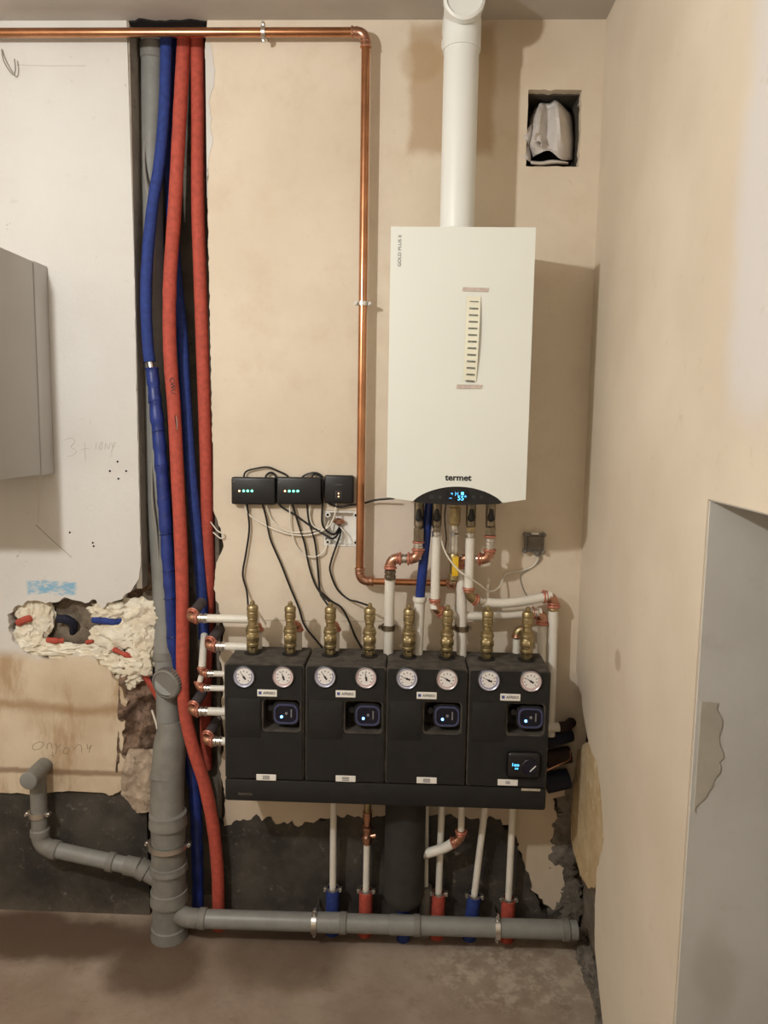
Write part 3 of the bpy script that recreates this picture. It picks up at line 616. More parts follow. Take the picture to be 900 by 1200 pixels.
hose('upper_sleeve', '', [(195, 30, -0.05), (193, 120, -0.05), (187, 190, -0.04), (179, 240, -0.03), (173, 300, -0.02), (171, 350, -0.015), (173, 400, -0.012), (175.5, 424, -0.012)], 0.0185, MBLUE, 6, t, 0.05)
pipe(t, PL([(175, 420, -0.012), (178, 436, -0.011)]), 0.012, MSTEEL, 12, 4, 'bare_pipe')
hose('taped_sleeve', '', [(178, 431, -0.01), (182, 470, -0.01), (187, 520, -0.01), (192, 580, -0.01), (196, 640, -0.01), (201, 710, -0.012), (205, 780, -0.02), (211, 840, -0.035), (220, 880, -0.03), (228, 930, -0.02), (231, 990, -0.01), (232, 1088, 0.0)], 0.0205, MBTAPE, 12, t, 0.10)
m = M()
for a, b in ((182, 470), (186, 505), (189, 545), (192, 585), (195, 625), (198, 668), (200, 700), (203, 745)): m.ring(P(a, b, -0.01), (P(a + 3, b + 25, -0.01) - P(a, b, -0.01)) + V(0.012, 0, 0), 0.0232, 0.0014, 20, 6)
m.build('tape_wrap', MBTAPE, t)
hose('insulated_hose', 'short blue hose slanting from the wall hole behind the grey stack', [(158, 748, -0.035), (170, 766, -0.03), (184, 800, -0.04), (200, 850, -0.06), (208, 870, -0.07)], 0.017, MNAVW)
hose('insulated_hose', 'short red hose slanting from the wall hole behind the round cap', [(168, 785, -0.04), (178, 800, -0.045), (195, 830, -0.055), (214, 866, -0.07)], 0.018, MRED)
M().tube(cat(PL([(178, 832, -0.0), (184, 852, 0.01), (188, 874, 0.02)])), 0.0035, 8).build('cable', MCABW, None, **T('short pale cable beside the broken brown brick', 'cable'))
M().tube(cat(PL([(170, 150, -0.07), (169, 190, -0.05), (173, 225, -0.035), (181, 270, -0.05), (180, 330, -0.06), (178, 420, -0.07), (177, 500, -0.07), (178, 562, -0.04), (179, 590, -0.03), (183, 620, -0.03), (186, 660, -0.035), (187, 700, -0.05)])), 0.004, 8).build('cable', MCABG, None, **T('thin grey cable down the chase behind the left blue hose', 'cable'))
# pipe ends inside the broken hole
def stub(pts, r, mat, label):
    q = cat([p + V(0, 0.012, 0) for p in PL(pts)]); M().tube(q, [r * (0.85 + 0.4 * noise.noise(p * 60)) for p in q], 9).build('pipe_stub', mat, None, **T(label, 'pipe'))
stub([(19, 731, 0.0), (28, 727, 0.004), (40, 724, -0.03)], 0.016, MRED, 'red pipe end at the left of the broken hole')
stub([(66, 726, -0.02), (76, 727, -0.015), (84, 733, -0.03), (84, 745, -0.06)], 0.017, MNAVW, 'dark blue pipe end in the middle of the broken hole')
stub([(54, 751, -0.005), (62, 752, 0.004), (72, 752, -0.01)], 0.012, MRED, 'small red pipe end at the bottom of the broken hole')
stub([(100, 754, -0.01), (108, 752, -0.005)], 0.010, MRED, 'tiny red pipe end between the foam lumps')
stub([(108, 727, -0.01), (122, 729, 0.006), (135, 730, 0.0), (142, 726, -0.02)], 0.014, MBLUE, 'blue pipe end poking out of the white foam')
stub([(132, 762, 0.004), (142, 767, 0.012), (153, 771, 0.006)], 0.010, MRED, 'red pipe showing through a crack in the foam')

# ------------------------------------------------------------------ grey soil stack
t = thing('soil_stack', 'grey plastic soil stack rising from the floor into the chase', 'pipe', PZ(198, 1108, 0))
UP = PL([(180, 30, -0.09), (179, 150, -0.095), (178, 350, -0.097), (185, 560, -0.085), (193, 700, -0.06), (194, 768, -0.03)])
UP[0].z = ZC - 0.001
pipe(t, UP, 0.040, MGREY, 24, 6, 'upper_pipe')
def col(c, ax, r, L=0.03, e=1.1): 
    return M().lathe([(r, -L/2), (r*e, -L/2 + 0.003), (r*e, -L*0.1), (r*(e - 0.03), 0), (r*(e - 0.03), L/2 - 0.003), (r, L/2)], c, ax, 28).build('collar', MGREYD, t)
col(P(180, 62, -0.09), UP[1] - UP[0], 0.040, 0.05, 1.12); col(P(194, 768, -0.03), (0, 0.1, 1), 0.038, 0.03, 1.15)
a = P(195, 768, -0.03); b = P(198, 850, 0.005)
pipe(t, [a, (a + b)/2 + V(0, 0, 0), b], 0.040, MGREY, 24, 0, 'inspection_body')
cc = P(193, 803, 0.075); axc = V(-0.28, -0.92, -0.12).normalized(); pb = P(198, 806, -0.01)
M().tube([pb, cc - axc*0.02], 0.043, 24).build('inspection_branch', MGREY, t)
m = M(); m.lathe([(0.048, -0.032), (0.052, -0.03), (0.052, -0.004), (0.046, 0.0), (0.044, -0.003), (0.002, -0.003)], cc, axc, 32)
u = axc.orthogonal().normalized(); w = axc.cross(u)
for k in range(32):
    a_ = 2*math.pi*k/32; dq = u*math.cos(a_) + w*math.sin(a_); m.tube([cc + dq*0.0525 - axc*0.028, cc + dq*0.0525 - axc*0.006], 0.0022, 5)
m.build('screw_cap', MGREYD, t)
# reducer, tilted length, bend and vertical foot
LB = PL([(200, 845, 0.012), (200, 866, 0.02), (197, 905, 0.045), (196, 940, 0.065), (197, 965, 0.085)])
M().tube(cat(LB, 6), [0.040 + (0.056 - 0.040) * min(1, k/7) for k in range(len(cat(LB, 6)))], 28).build('reducer_bend', MGREYD, t)
col(P(200, 866, 0.02), LB[0] - LB[2], 0.047, 0.02, 1.06); col(P(196, 908, 0.046), LB[1] - LB[3], 0.0555, 0.022, 1.05)
fz = P(197, 965, 0.085); foot = V(PZ(199, 1106, 0.0).x, fz.y, 0.0)
foot.x = P(199, 1090, 0.085).x
pipe(t, [fz + V(0, 0, 0.01), foot], 0.057, MGREYD, 28, 0, 'lower_pipe')
def onfoot(py): k = P(198, py, 0.1).z; return V(fz.x + (foot.x - fz.x) * (fz.z - k)/fz.z, fz.y, k)
for py, L in ((962, 0.05), (1018, 0.03), (1052, 0.05), (1094, 0.05)): col(onfoot(py), (0, 0, 1), 0.057, L, 1.12)
clamp(t, onfoot(991), (0, 0, 1), 0.059, 0.016)
br0 = onfoot(1040); br1 = P(166, 1018, 0.085)
pipe(t, [br0, br1], 0.030, MGREYD, 20, 0, 'side_branch')
M().lathe([(0.030, -0.02), (0.035, -0.018), (0.035, 0.012), (0.030, 0.014)], br1, br1 - br0, 22).build('branch_collar', MGREYD, t)
# left drain with stub
t = thing('drain_pipe', 'grey drain pipe with a capped stub on the black wall foot at left', 'pipe', P(46, 985, 0.06))
rA = 0.027; d0 = 0.05; q1 = P(44, 905, d0); q2 = P(46, 992, d0); q2.x = q1.x; q3 = P(163, 1017, 0.085)
pipe(t, [q1 + V(0, 0, 0.005), q2 + V(0, 0, 0.05)], rA, MGREYD, 20, 0, 'upright')
m = M(); m.tube([q2 + V(0, 0, 0.055)] + arc3(q2 + V(0, 0, 0.045), q2, q2 + (q3 - q2).normalized()*0.045) + [q2 + (q3 - q2).normalized()*0.055], rA*1.08, 20); m.build('elbow', MGREYD, t)
pipe(t, [q2 + (q3 - q2).normalized()*0.05, q3], rA, MGREY, 20, 0, 'run')
sd = V(-0.02, -1, -0.02); pipe(t, [V(q1.x + 0.002, -0.005, q1.z + 0.004), q1 + sd*0.058], rA*1.05, MGREYD, 22, 0, 'stub')
M().lathe([(rA*1.0, 0), (rA*1.1, 0.001), (rA*1.1, 0.010), (rA*0.9, 0.013), (0.001, 0.013)], q1 + sd*0.052, sd, 24).build('end_cap', MGREY, t)
for c, ax in ((q2 + V(0, 0, 0.055), V(0, 0, 1)), (q2 + (q3 - q2).normalized()*0.055, q3 - q2), (q3 - (q3 - q2).normalized()*0.10, q3 - q2)):
    M().lathe([(rA, -0.014), (rA*1.2, -0.012), (rA*1.2, 0.010), (rA*1.05, 0.014)], c, ax, 22).build('collar', MGREYD, t)
clamp(t, P(45, 953, d0), (0, 0, 1), rA)
M().lathe([(rA, -0.05), (rA*1.18, -0.048), (rA*1.18, 0.0), (rA, 0.004)], q3, q3 - q2, 22).build('end_socket', MGREYD, t)
# floor waste pipe
t = thing('waste_pipe', 'grey waste pipe lying along the floor under the pump groups', 'pipe', P(450, 1085, 0.09))
rW = 0.0305; a = P(222, 1076, 0.125); b = P(676, 1090, 0.12); dr = (b - a).normalized()
pipe(t, [a, b], rW, MGREY, 24, 0, 'run')
m = M(); m.tube([a + dr*0.03] + arc3(a + dr*0.02, a - dr*0.02, a + V(-0.05, 0.03, 0.0)) , rW*1.04, 22); m.build('elbow', MGREYD, t)
for px in (241, 403, 488, 660):
    k = (P(px, 1085, 0.09).x - a.x) / dr.x
    M().lathe([(rW, -0.012), (rW*1.14, -0.01), (rW*1.14, 0.01), (rW*1.03, 0.014)], a + dr*k, dr, 26).build('collar', MGREYD, t)
for px in (403, 488):
    k = (P(px, 1085, 0.09).x - a.x) / dr.x; M().lathe([(rW, -0.09), (rW*1.07, -0.088), (rW*1.07, -0.01), (rW, -0.008)], a + dr*k, dr, 26).build('socket', MGREY, t)
for px in (370, 581):
    k = (P(px, 1085, 0.09).x - a.x) / dr.x; clamp(t, a + dr*k, dr, rW, 0.016, None, (0, 0, 1))

# ------------------------------------------------------------------ pump groups
GD = 0.25; XS = [-0.4325, -0.181, 0.068, 0.319]; HW = 0.1235
ZT = EYE - 0.735; ZS = P(450, 918, GD).z; ZM = EYE - 1.18
def gauge(par, px, py, hot, ang):
    c = P(px, py, GD); t_ = M().lathe([(0.033, -0.006), (0.0365, -0.006), (0.0365, 0.002), (0.0345, 0.0035), (0.033, 0.002)], c, (0, -1, 0), 32, False).build('gauge_socket', MBLK, par)
    M().lathe([(0.0325, 0.0), (0.0325, 0.005), (0.031, 0.0065), (0.029, 0.005), (0.0285, 0.003)], c, (0, -1, 0), 32, False).build('rim', MBEZR if hot else MBEZB, t_)
    M().lathe([(0.0285, -0.002), (0.0285, 0.003)], c, (0, -1, 0), 32).build('dial', MDIAL, t_)
    m = M(); o = c + V(0, -0.0033, 0)
    vs = []; N_ = 30
    for k in range(N_ + 1):
        a_ = math.radians(150 + 240*k/N_); 
        for rr in (0.0235, 0.0262): vs.append(o + V(math.cos(a_)*rr, 0, math.sin(a_)*rr))
    m.add(vs, [(2*k, 2*k+1, 2*k+3, 2*k+2) for k in range(N_)]); m.build('scale_arc', MINKR if hot else MINKB, t_)
    m = M()
    for k in range(9):
        a_ = math.radians(-40 + 260*k/8); dq = V(math.cos(a_), 0, math.sin(a_)); sd = V(-math.sin(a_), 0, math.cos(a_))
        q = o + dq*0.0185; quad(m, q - dq*0.0024 - sd*0.0014, q + dq*0.0024 - sd*0.0014, q + dq*0.0024 + sd*0.0014, q - dq*0.0024 + sd*0.0014, 0.0002)
    m.build('scale_marks', MINKG, t_)
    dq = V(math.cos(math.radians(ang)), 0, math.sin(math.radians(ang))); sd = V(-dq.z, 0, dq.x); o = o + V(0, -0.001, 0)
    m = M(); m.add([o + dq*0.021, o + sd*0.0018, o - dq*0.004 + sd*0.0022, o - dq*0.0095 + sd*0.0034, o - dq*0.0095 - sd*0.0034, o - dq*0.004 - sd*0.0022, o - sd*0.0018], [(0, 1, 2, 3, 4, 5, 6)])
    m.lathe([(0.0032, -0.0006), (0.0032, 0.0016)], o, (0, -1, 0), 12); m.build('needle', MINK, t_)
def brass_valve(par, X, d):
    o = V(X, -d, ZT); s_ = 1.0
    p1 = [(0.0135, -0.02), (0.0135, 0.010), (0.0165, 0.022), (0.0205, 0.026), (0.0205, 0.033), (0.0190, 0.035), (0.0195, 0.040), (0.0195, 0.068), (0.0185, 0.070), (0.0218, 0.072), (0.0218, 0.080), (0.0195, 0.083), (0.0195, 0.090),
          (0.0140, 0.094), (0.0135, 0.106), (0.0165, 0.109), (0.0165, 0.114), (0.0150, 0.116), (0.0182, 0.119), (0.0182, 0.134), (0.0168, 0.136), (0.0168, 0.139), (0.0186, 0.141), (0.0186, 0.151), (0.0160, 0.156), (0.0100, 0.159), (0.0075, 0.161), (0.0075, 0.168), (0.0040, 0.172)]
    v_ = M().lathe(p1, o, (0, 0, 1), 18).build('brass_valve', MBRASS, par)
    M().lathe([(0.0205, 0.042), (0.0222, 0.045), (0.0222, 0.060), (0.0205, 0.063)], o, (0, 0, 1), 6).build('hex_nut', MBRASS, v_)
    M().lathe([(0.0150, 0.004), (0.0175, 0.006), (0.0175, 0.018), (0.0150, 0.020)], o, (0, 0, 1), 6, True, 0.3).build('hex_nut', MBRASS, v_)
    M().lathe([(0.0275, 0.0), (0.0275, 0.0015)], o, (0, 0, 1), 24).build('shell_opening', MDARK, par)
    return v_
GP = [((286, 793), (332, 793), 125, 108, (313, 812), (330, 838), (312, 911)), ((381, 793), (429, 794), 125, 100, (405, 813), (426, 840), (405, 912.5)),
      ((477, 795), (524, 796), 160, 150, (500, 815), (519, 841), (500, 914.5)), ((573, 797), (622, 798), 158, 148, (598, 817), (617, 843), (595, 917))]
WHO = ['leftmost black insulated pump group, beside the pipe chase', 'second black insulated pump group from the left', 'third black insulated pump group from the left', 'rightmost black insulated pump group, with a round dial controller']
DRP = [0.0, 0.0, 0.0, 0.0]
for i, (X, g) in enumerate(zip(XS, GP)):
    t = thing('pump_group', WHO[i], 'pump group', (X, -0.14, ZS), 'pump groups on the manifold')
    x0, x1 = X - HW, X + HW; z0, z1 = ZS, ZT
    M().box(x0, x1, -0.165, -0.055, z0 + 0.001, z1 - 0.001, 0.006).build('back_shell', MEPP2, t)
    wx0, wx1 = P(g[5][0] - 22, 840, GD).x, P(g[5][0] + 21, 840, GD).x; wz0, wz1 = P(g[5][0], g[5][1] + 19, GD).z, P(g[5][0], g[5][1] - 17, GD).z
    lp = rrect(x0, x1, z0, z1, 0.007, 3); hole = rrect(wx0, wx1, wz0, wz1, 0.012, 4)
    fc = slab(M(), [lp, hole], -GD + 0.006, -0.166); fc.build('front_shell', MEPP2, t)
    lp2 = rrect(x0 + 0.004, x1 - 0.004, z0 + 0.004, z1 - 0.004, 0.007, 3); hole2 = rrect(wx0 - 0.006, wx1 + 0.004, wz0 - 0.005, wz1 + 0.005, 0.014, 4)
    fc = slab(M(), [lp2, hole2], -GD, -GD + 0.0062); fc.build('front_face', MEPP, t)
    # raised flap left of the pump window
    M().box(x0 + 0.012, wx0 - 0.008, -GD - 0.002, -GD + 0.002, wz0 - 0.022, wz1 + 0.004, 0.0015).build('flap', MEPP, t)
    gauge(t, *g[0], False, g[2]); gauge(t, *g[1], True, g[3])
    c = P(*g[4], GD); s_ = M().box(c.x - 0.0305, c.x + 0.0305, -GD - 0.0012, -GD + 0.001, c.z - 0.0115, c.z + 0.0105, 0.001, 1).build('brand_sticker', MSTICK, t)
    M().box(c.x - 0.026, c.x - 0.017, -GD - 0.0016, -GD, c.z - 0.0045, c.z + 0.0045).build('logo_square', MINKB, s_)
    m = M(); text(m, 'AFRISO', 0.0115, c + V(0.0065, -0.0014, -0.0002), ext=0.0002, bold=0.0002); m.build('lettering', MINK, s_)
    c = P(*g[6], GD); s_ = M().box(c.x - 0.031, c.x + 0.031, -GD - 0.0012, -GD + 0.001, c.z - 0.010, c.z + 0.010, 0.001, 1).build('zone_sticker', MSTICK, t)
    for dz in ((0.0045, 0, -0.0045) if i < 3 else (0.0025, -0.0025)): M().box(c.x - (0.011 if i < 3 else 0.007), c.x + (0.011 if i < 3 else 0.007), -GD - 0.0015, -GD, c.z + dz - 0.0014, c.z + dz + 0.0014).build('printed_line', MINKG, s_)
    # pump head in the window
    c = P(g[5][0] + 5, g[5][1] - 1, GD - 0.006)
    pm = slab(M(), [rrect(c.x - 0.043, c.x + 0.041, c.z - 0.037, c.z + 0.037, 0.022, 6)], c.y + 0.008, -0.15).build('pump', MBLK, t)
    m = slab(M(), [rrect(c.x - 0.038, c.x + 0.037, c.z - 0.032, c.z + 0.031, 0.02, 6), rrect(c.x - 0.033, c.x + 0.032, c.z - 0.027, c.z + 0.026, 0.017, 6)], c.y + 0.002, c.y + 0.01); m.build('face_rim', simple('pump_rim', srgb(70, 74, 108), 0.35, var=0.05) if i == 0 else bpy.data.materials['pump_rim'], pm)
    slab(M(), [rrect(c.x - 0.034, c.x + 0.033, c.z - 0.028, c.z + 0.027, 0.018, 6)], c.y + 0.005, c.y + 0.01).build('face', MNAVY, pm)
    M().lathe([(0.004, 0), (0.004, 0.003)], V(c.x - 0.014, c.y + 0.005, c.z - 0.010), (0, -1, 0), 12).build('led', GBLUE, pm)
    M().lathe([(0.0045, 0), (0.0045, 0.002), (0.003, 0.0025)], V(c.x + 0.001, c.y + 0.005, c.z + 0.001), (0, -1, 0), 12).build('button', MINKG, pm)
    M().box(c.x + 0.014, c.x + 0.018, c.y + 0.0044, c.y + 0.006, c.z - 0.012, c.z + 0.014).build('side_print', MINKG, pm)
    M().lathe([(0.011, 0), (0.011, 0.02), (0.008, 0.024)], V(c.x - 0.05, c.y + 0.04, c.z + 0.01), (0, -1, 0), 16).build('vent_plug', MBLK, pm)
    for gx in (g[0], g[1]): brass_valve(t, P(*gx, GD).x + 0.003, 0.135)
    if i == 3:
        c = P(613, 895, GD); ct = M().box(c.x - 0.051, c.x + 0.051, -GD - 0.016, -GD + 0.001, c.z - 0.042, c.z + 0.042, 0.012, 3).build('controller', MBLK, t)
        M().lathe([(0.026, 0), (0.026, 0.004), (0.024, 0.006), (0.002, 0.006)], V(c.x + 0.018, -GD - 0.016, c.z - 0.002), (0, -1, 0), 28).build('dial_knob', MNAVY, ct)
        q = V(c.x + 0.018, -GD - 0.0225, c.z - 0.014); M().tube([q, q + V(0.017, 0, 0.018)], 0.0016, 6).build('pointer', MSTICK, ct)
        m = M(); text(m, '1oo', 0.015, V(c.x - 0.026, -GD - 0.0165, c.z + 0.003)); text(m, 'oo', 0.010, V(c.x - 0.022, -GD - 0.0165, c.z - 0.008)); m.build('display_digits', GCY, ct)
        q = P(622, 925.5, GD); M().box(q.x - 0.029, q.x + 0.029, -GD - 0.0012, -GD + 0.001, q.z - 0.0035, q.z + 0.0035).build('thin_sticker', simple('tan_sticker', srgb(196, 184, 164), 0.6), t)
t = thing('manifold', 'long black insulated manifold beam under the four pump groups', 'manifold', (-0.06, -0.14, ZM))
mx0, mx1 = XS[0] - HW - 0.001, XS[3] + HW + 0.001
M().box(mx0, mx1, -GD + 0.002, -0.04, ZM, ZS - 0.002, 0.007).build('insulation_beam', MEPP, t)
m = M(); c = P(287, 931, GD)
m.box(c.x - 0.022, c.x + 0.022, -GD + 0.0005, -GD + 0.004, c.z - 0.004, c.z + 0.004, 0.001); m.build('embossed_mark', MEPP2, t)
M().box(mx0 + 0.1, mx1 - 0.1, -0.04, -0.001, ZM + 0.02, ZM + 0.06).build('wall_bracket', MSTEELB, t)

# ------------------------------------------------------------------ pipes under the manifold
def drop(label, top, bot, r, smat, fitting_=False):
    t_ = thing('floor_pipe', label, 'pipe', P(bot[0], bot[1] + 30, 0.05))
    a_, b_ = P(*top), P(*bot); a_.z = ZM + 0.004; dd = (b_ - a_).normalized(); e = b_ + dd * ((b_.z - 0.0) / -dd.z) * 0.999
    if fitting_:
        a0_ = a_; a_ = a_ + dd * max(0.0, (a_.z - P(431, 951, 0.065).z)); pipe(t_, [a0_, a_ + dd*0.004], 0.012, MBRASS, 12, 0, 'brass_stub'); f0 = a_ + dd*0.115; pipe(t_, [f0, b_ + dd*0.01], r, MPEX, 14, 0); fm = M()
        fm.lathe([(0.016, 0), (0.016, 0.03), (0.013, 0.032), (0.013, 0.05), (0.018, 0.054), (0.018, 0.066), (0.0135, 0.07), (0.0135, 0.085), (0.019, 0.09), (0.019, 0.102), (0.015, 0.104), (0.015, 0.118)], a_, dd, 16); fm.build('press_fitting', MCOPP2, t_)
        M().tube([a_ + dd*0.095, a_ + dd*0.095 + V(0.03, 0, 0.008)], 0.009, 12).build('drain_tap', MCOPP2, t_)
    else: pipe(t_, [a_, b_ + dd*0.01], r, MPEX, 14, 0)
    pipe(t_, [b_ + dd*0.006, e], r*2.05, smat, 16, 0, 'sleeve')
    clamp(t_, b_ + dd*0.004, dd, r*1.5, 0.014, MSTEEL)
    return t_
drop('white pipe with a blue sleeve leftmost under the manifold', (391, 945, 0.07), (390, 1040, 0.052), 0.0115, MBLUE)
drop('white pipe with copper fitting and red sleeve left of the black vessel', (431, 948, 0.07), (429, 1042, 0.052), 0.0115, MRED, True)
drop('white pipe with a red sleeve just right of the black vessel', (518, 948, 0.07), (514, 1045, 0.052), 0.0115, MRED)
drop('slanting white pipe with a blue sleeve under the rightmost pump group', (571, 950, 0.07), (556, 1048, 0.052), 0.0115, MBLUE)
drop('white pipe with a red sleeve rightmost under the manifold', (601, 952, 0.07), (596, 1052, 0.052), 0.0115, MRED)
t = thing('pressure_vessel', 'black insulated capsule-shaped vessel hanging under the manifold', 'vessel', P(473, 1063, 0.078))
c0 = P(473, 1063, 0.078); zt = ZM - 0.004; rv_ = 0.069; h = zt - c0.z
pr = [(0.001, 0)] + [(rv_*math.sin(a_), 0.06*(1 - math.cos(a_))) for a_ in [math.radians(k*10) for k in range(1, 10)]] + [(rv_*0.985, h - 0.05), (rv_*0.9, h - 0.02), (rv_*0.72, h - 0.002), (0.03, h)]
M().lathe(pr, c0, (0, 0, 1), 28).build('insulation_body', simple('vessel_foam', srgb(52, 50, 47), 0.85, var=0.12, scale=20, bump=0.4), t)
pipe(t, [c0 + V(0, 0, 0.01), V(c0.x, c0.y + 0.015, 0.0)], 0.022, MBLUE, 16, 0, 'blue_sleeve')
for dx in (-0.045, -0.012, 0.02): M().lathe([(0.012, 0), (0.012, 0.012)], V(c0.x + dx, c0.y - 0.02, zt - 0.008), (0, 0, 1), 12).build('top_port', MPEX, t)
t = thing('floor_pipe', 'pale pipe with a grey sleeve hugging the right side of the black vessel', 'pipe', P(498, 1080, 0.06))
a, b = P(499, 946, 0.035), P(499, 1038, 0.035); a.z = ZM + 0.004; pipe(t, [a, b], 0.009, MPEX, 12, 0); pipe(t, [b, V(b.x, b.y, 0.0)], 0.022, MGREYD, 16, 0, 'sleeve')
t = thing('branch_pipe', 'short white insulated branch with a copper elbow beside the black vessel', 'pipe', P(538, 985, 0.12))
a, b, c = P(541, 948, 0.10), P(540, 984, 0.10), P(500, 1000, 0.09); a.z = ZM + 0.004
pipe(t, [a, b], 0.011, MPEX, 14, 0); fitting(t, b, a - b, c - b, 0.013)
pipe(t, [b + (c - b)*0.2, (b + c)/2 + V(0, 0, -0.006), c], 0.0165, MPEX, 14, 6, 'insulated_run'); sleeve(t, c, c - b, 0.012, 0.02)

# ------------------------------------------------------------------ pipes entering the pump groups from the chase
def side(label, el, x1, r, up=None, tail=True, y1=None, d=0.1):
    t_ = thing('supply_pipe', label, 'pipe', P(*el, d)); a_ = P(*el, d); b_ = P(x1, y1 or el[1] + 2, d); b_.z = a_.z; dd = (b_ - a_).normalized()
    back = V(0.22, 0.9, 0.38) if up is None else Vector(up)
    fitting(t_, a_, dd, back, r, r*2.2)
    sleeve(t_, a_ + dd*r*2.2, dd, r*0.95, r*2.2, MSTEEL, 2); pipe(t_, [a_ + dd*r*3.5, b_], r, MPEX, 14, 0)
    if tail:
        bd = back.normalized(); e_ = a_ + bd*0.09; pipe(t_, [a_ + bd*r*2.2, e_], r*1.3, simple('grey_foam', srgb(74, 66, 68), 0.85) if 'grey_foam' not in bpy.data.materials else bpy.data.materials['grey_foam'], 14, 0, 'insulated_tail')
    return t_
side('topmost white pipe crossing from the chase to the first brass valve', (222, 724), 303, 0.0135)
side('white pipe with copper elbow just below the topmost one', (243, 757), 290, 0.0135)
side('thin white pipe with a copper tee under the cut end of the blue hose', (236, 789), 275, 0.0095, (0.02, 0.1, 1), False)
side('lower of the two thin white pipes beside the first gauge', (232, 806), 275, 0.0095, (0.05, 0.2, 1), False)
side('white pipe with copper elbow level with the first pump', (223, 833), 280, 0.0135)
side('lowest white pipe entering the side of the leftmost pump group', (240, 868), 280, 0.0135)
t = thing('supply_pipe', 'short white upright pipe below the cut end of the blue hose', 'pipe', P(237, 786, 0.06))
pipe(t, PL([(239.5, 744, -0.03), (238, 765, 0.03), (236.5, 786, 0.095)]), 0.0125, MPEX, 14, 4); pipe(t, PL([(236, 792, 0.098), (233, 804, 0.098)]), 0.009, MPEX, 12, 0, 'link')

# ------------------------------------------------------------------ boiler connections
def valve_head(t_, px, d, nut=True):
    X = P(px, 600, d).x; o = V(X, -d, BZ0 + 0.004); z = lambda py: o.z - P(px, py, d).z
    h = lambda py: o.z - P(px, py, d).z
    M().lathe([(0.011, 0), (0.011, 0.012), (0.0165, 0.014), (0.0165, 0.028), (0.014, 0.03), (0.0155, 0.034), (0.0155, h(616)), (0.013, h(617)), (0.013, h(619))], o, (0, 0, -1), 16).build('valve_body', MSTEELB, t_)
    c = V(X, -d - 0.016, P(px, 604, d).z); m = M()
    m.lathe([(0.011, -0.004), (0.0125, 0.004), (0.010, 0.012)], c + V(0, 0, -0.006), (0, -1, 0), 16)
    m.tube([c + V(0, -0.006, -0.006), c + V(-0.001, -0.008, 0.022)], [0.0115, 0.006], 10); m.build('valve_handle', MBLK, t_)
    return X
def hexnut(t_, px, py0, py1, d, r, mat=None):
    a_, b_ = P(px, py0, d), P(px, py1, d); b_.x = a_.x
    return M().lathe([(r*0.9, 0), (r, 0.002), (r, (a_ - b_).length - 0.002), (r*0.9, (a_ - b_).length)], a_, b_ - a_, 6, True, 0.4).build('hex_nut', mat or MSTEELB, t_)
BDp = 0.13
# 1 left steel run
t = thing('boiler_pipe', 'steel press pipe dropping from the leftmost boiler valve, then left and down in white', 'pipe', P(456, 760, BDp))
X = valve_head(t, 491, BDp); hexnut(t, 491, 618, 634, BDp, 0.018)
a = V(X, -BDp, P(491, 634, BDp).z); b = V(X, -BDp, P(491, 655, BDp).z); cx_ = P(457.5, 656, BDp).x; c = V(cx_, -BDp, b.z); e = V(P(455, 772, 0.09).x, -0.09, P(455, 772, 0.09).z)
pipe(t, [a, b], 0.0115, MSTEEL, 14, 0, 'steel_pipe'); sleeve(t, a, b - a, 0.0125, (b - a).length * 0.7, MSTEEL, 3)
M().ring(a + V(0, 0, -0.003), (0, 0, 1), 0.0165, 0.0035, 18, 6).build('press_ring', MPINK, t)
fitting(t, b, (0, 0, 1), (-1, 0, 0), 0.0135); pipe(t, [b, c], 0.0115, MSTEEL, 14, 0, 'steel_pipe'); sleeve(t, b + V(-0.035, 0, 0), (-1, 0, 0), 0.0125, 0.035, MSTEEL, 4)
fitting(t, c, (1, 0, 0), (0, 0, -1), 0.0135); sleeve(t, c + V(0, 0, -0.036), e - c, 0.0145, 0.032, MSTEELB, 2); pipe(t, [c + (e - c)*0.18, e], 0.0165, MPEX, 16, 0, 'white_pipe')
clamp(t, P(455, 735, 0.098), (0, 0, 1), 0.0180, 0.018, MSTEELB)
# 2 second valve -> white -> right run
t = thing('boiler_pipe', 'white pipe from the second boiler valve, turning right along the wall', 'pipe', P(510, 713, BDp))
X = valve_head(t, 512, BDp); hexnut(t, 512, 617, 624, BDp, 0.0135, MSTEELB)
a = V(X, -BDp, P(512, 624, BDp).z); b = P(509.5, 713, BDp); c = P(528, 723, 0.10)
sleeve(t, a + V(0, 0, 0.004), (0, 0, -1), 0.0115, 0.022, MSTEEL, 2); pipe(t, [a + V(0, 0, -0.01), b], 0.0145, MPEX, 16, 0, 'white_pipe'); fitting(t, b, a - b, c - b, 0.0125)
e = P(636, 719, 0.05); pipe(t, PL([(529, 721, 0.09), (570, 722, 0.075), (634, 717, 0.05)]), 0.0145, MPEX, 14, 6, 'white_run'); sleeve(t, P(622, 718, 0.054), (1, 0, 0.02), 0.0145, 0.025, MSTEEL, 2)
g_ = V(e.x + 0.004, -0.05, 1.0); fitting(t, e, (-1, 0, 0.02), (0, 0, -1), 0.0145); pipe(t, [e + V(0, 0, -0.03), g_], 0.0155, MPEX, 14, 0, 'white_drop')
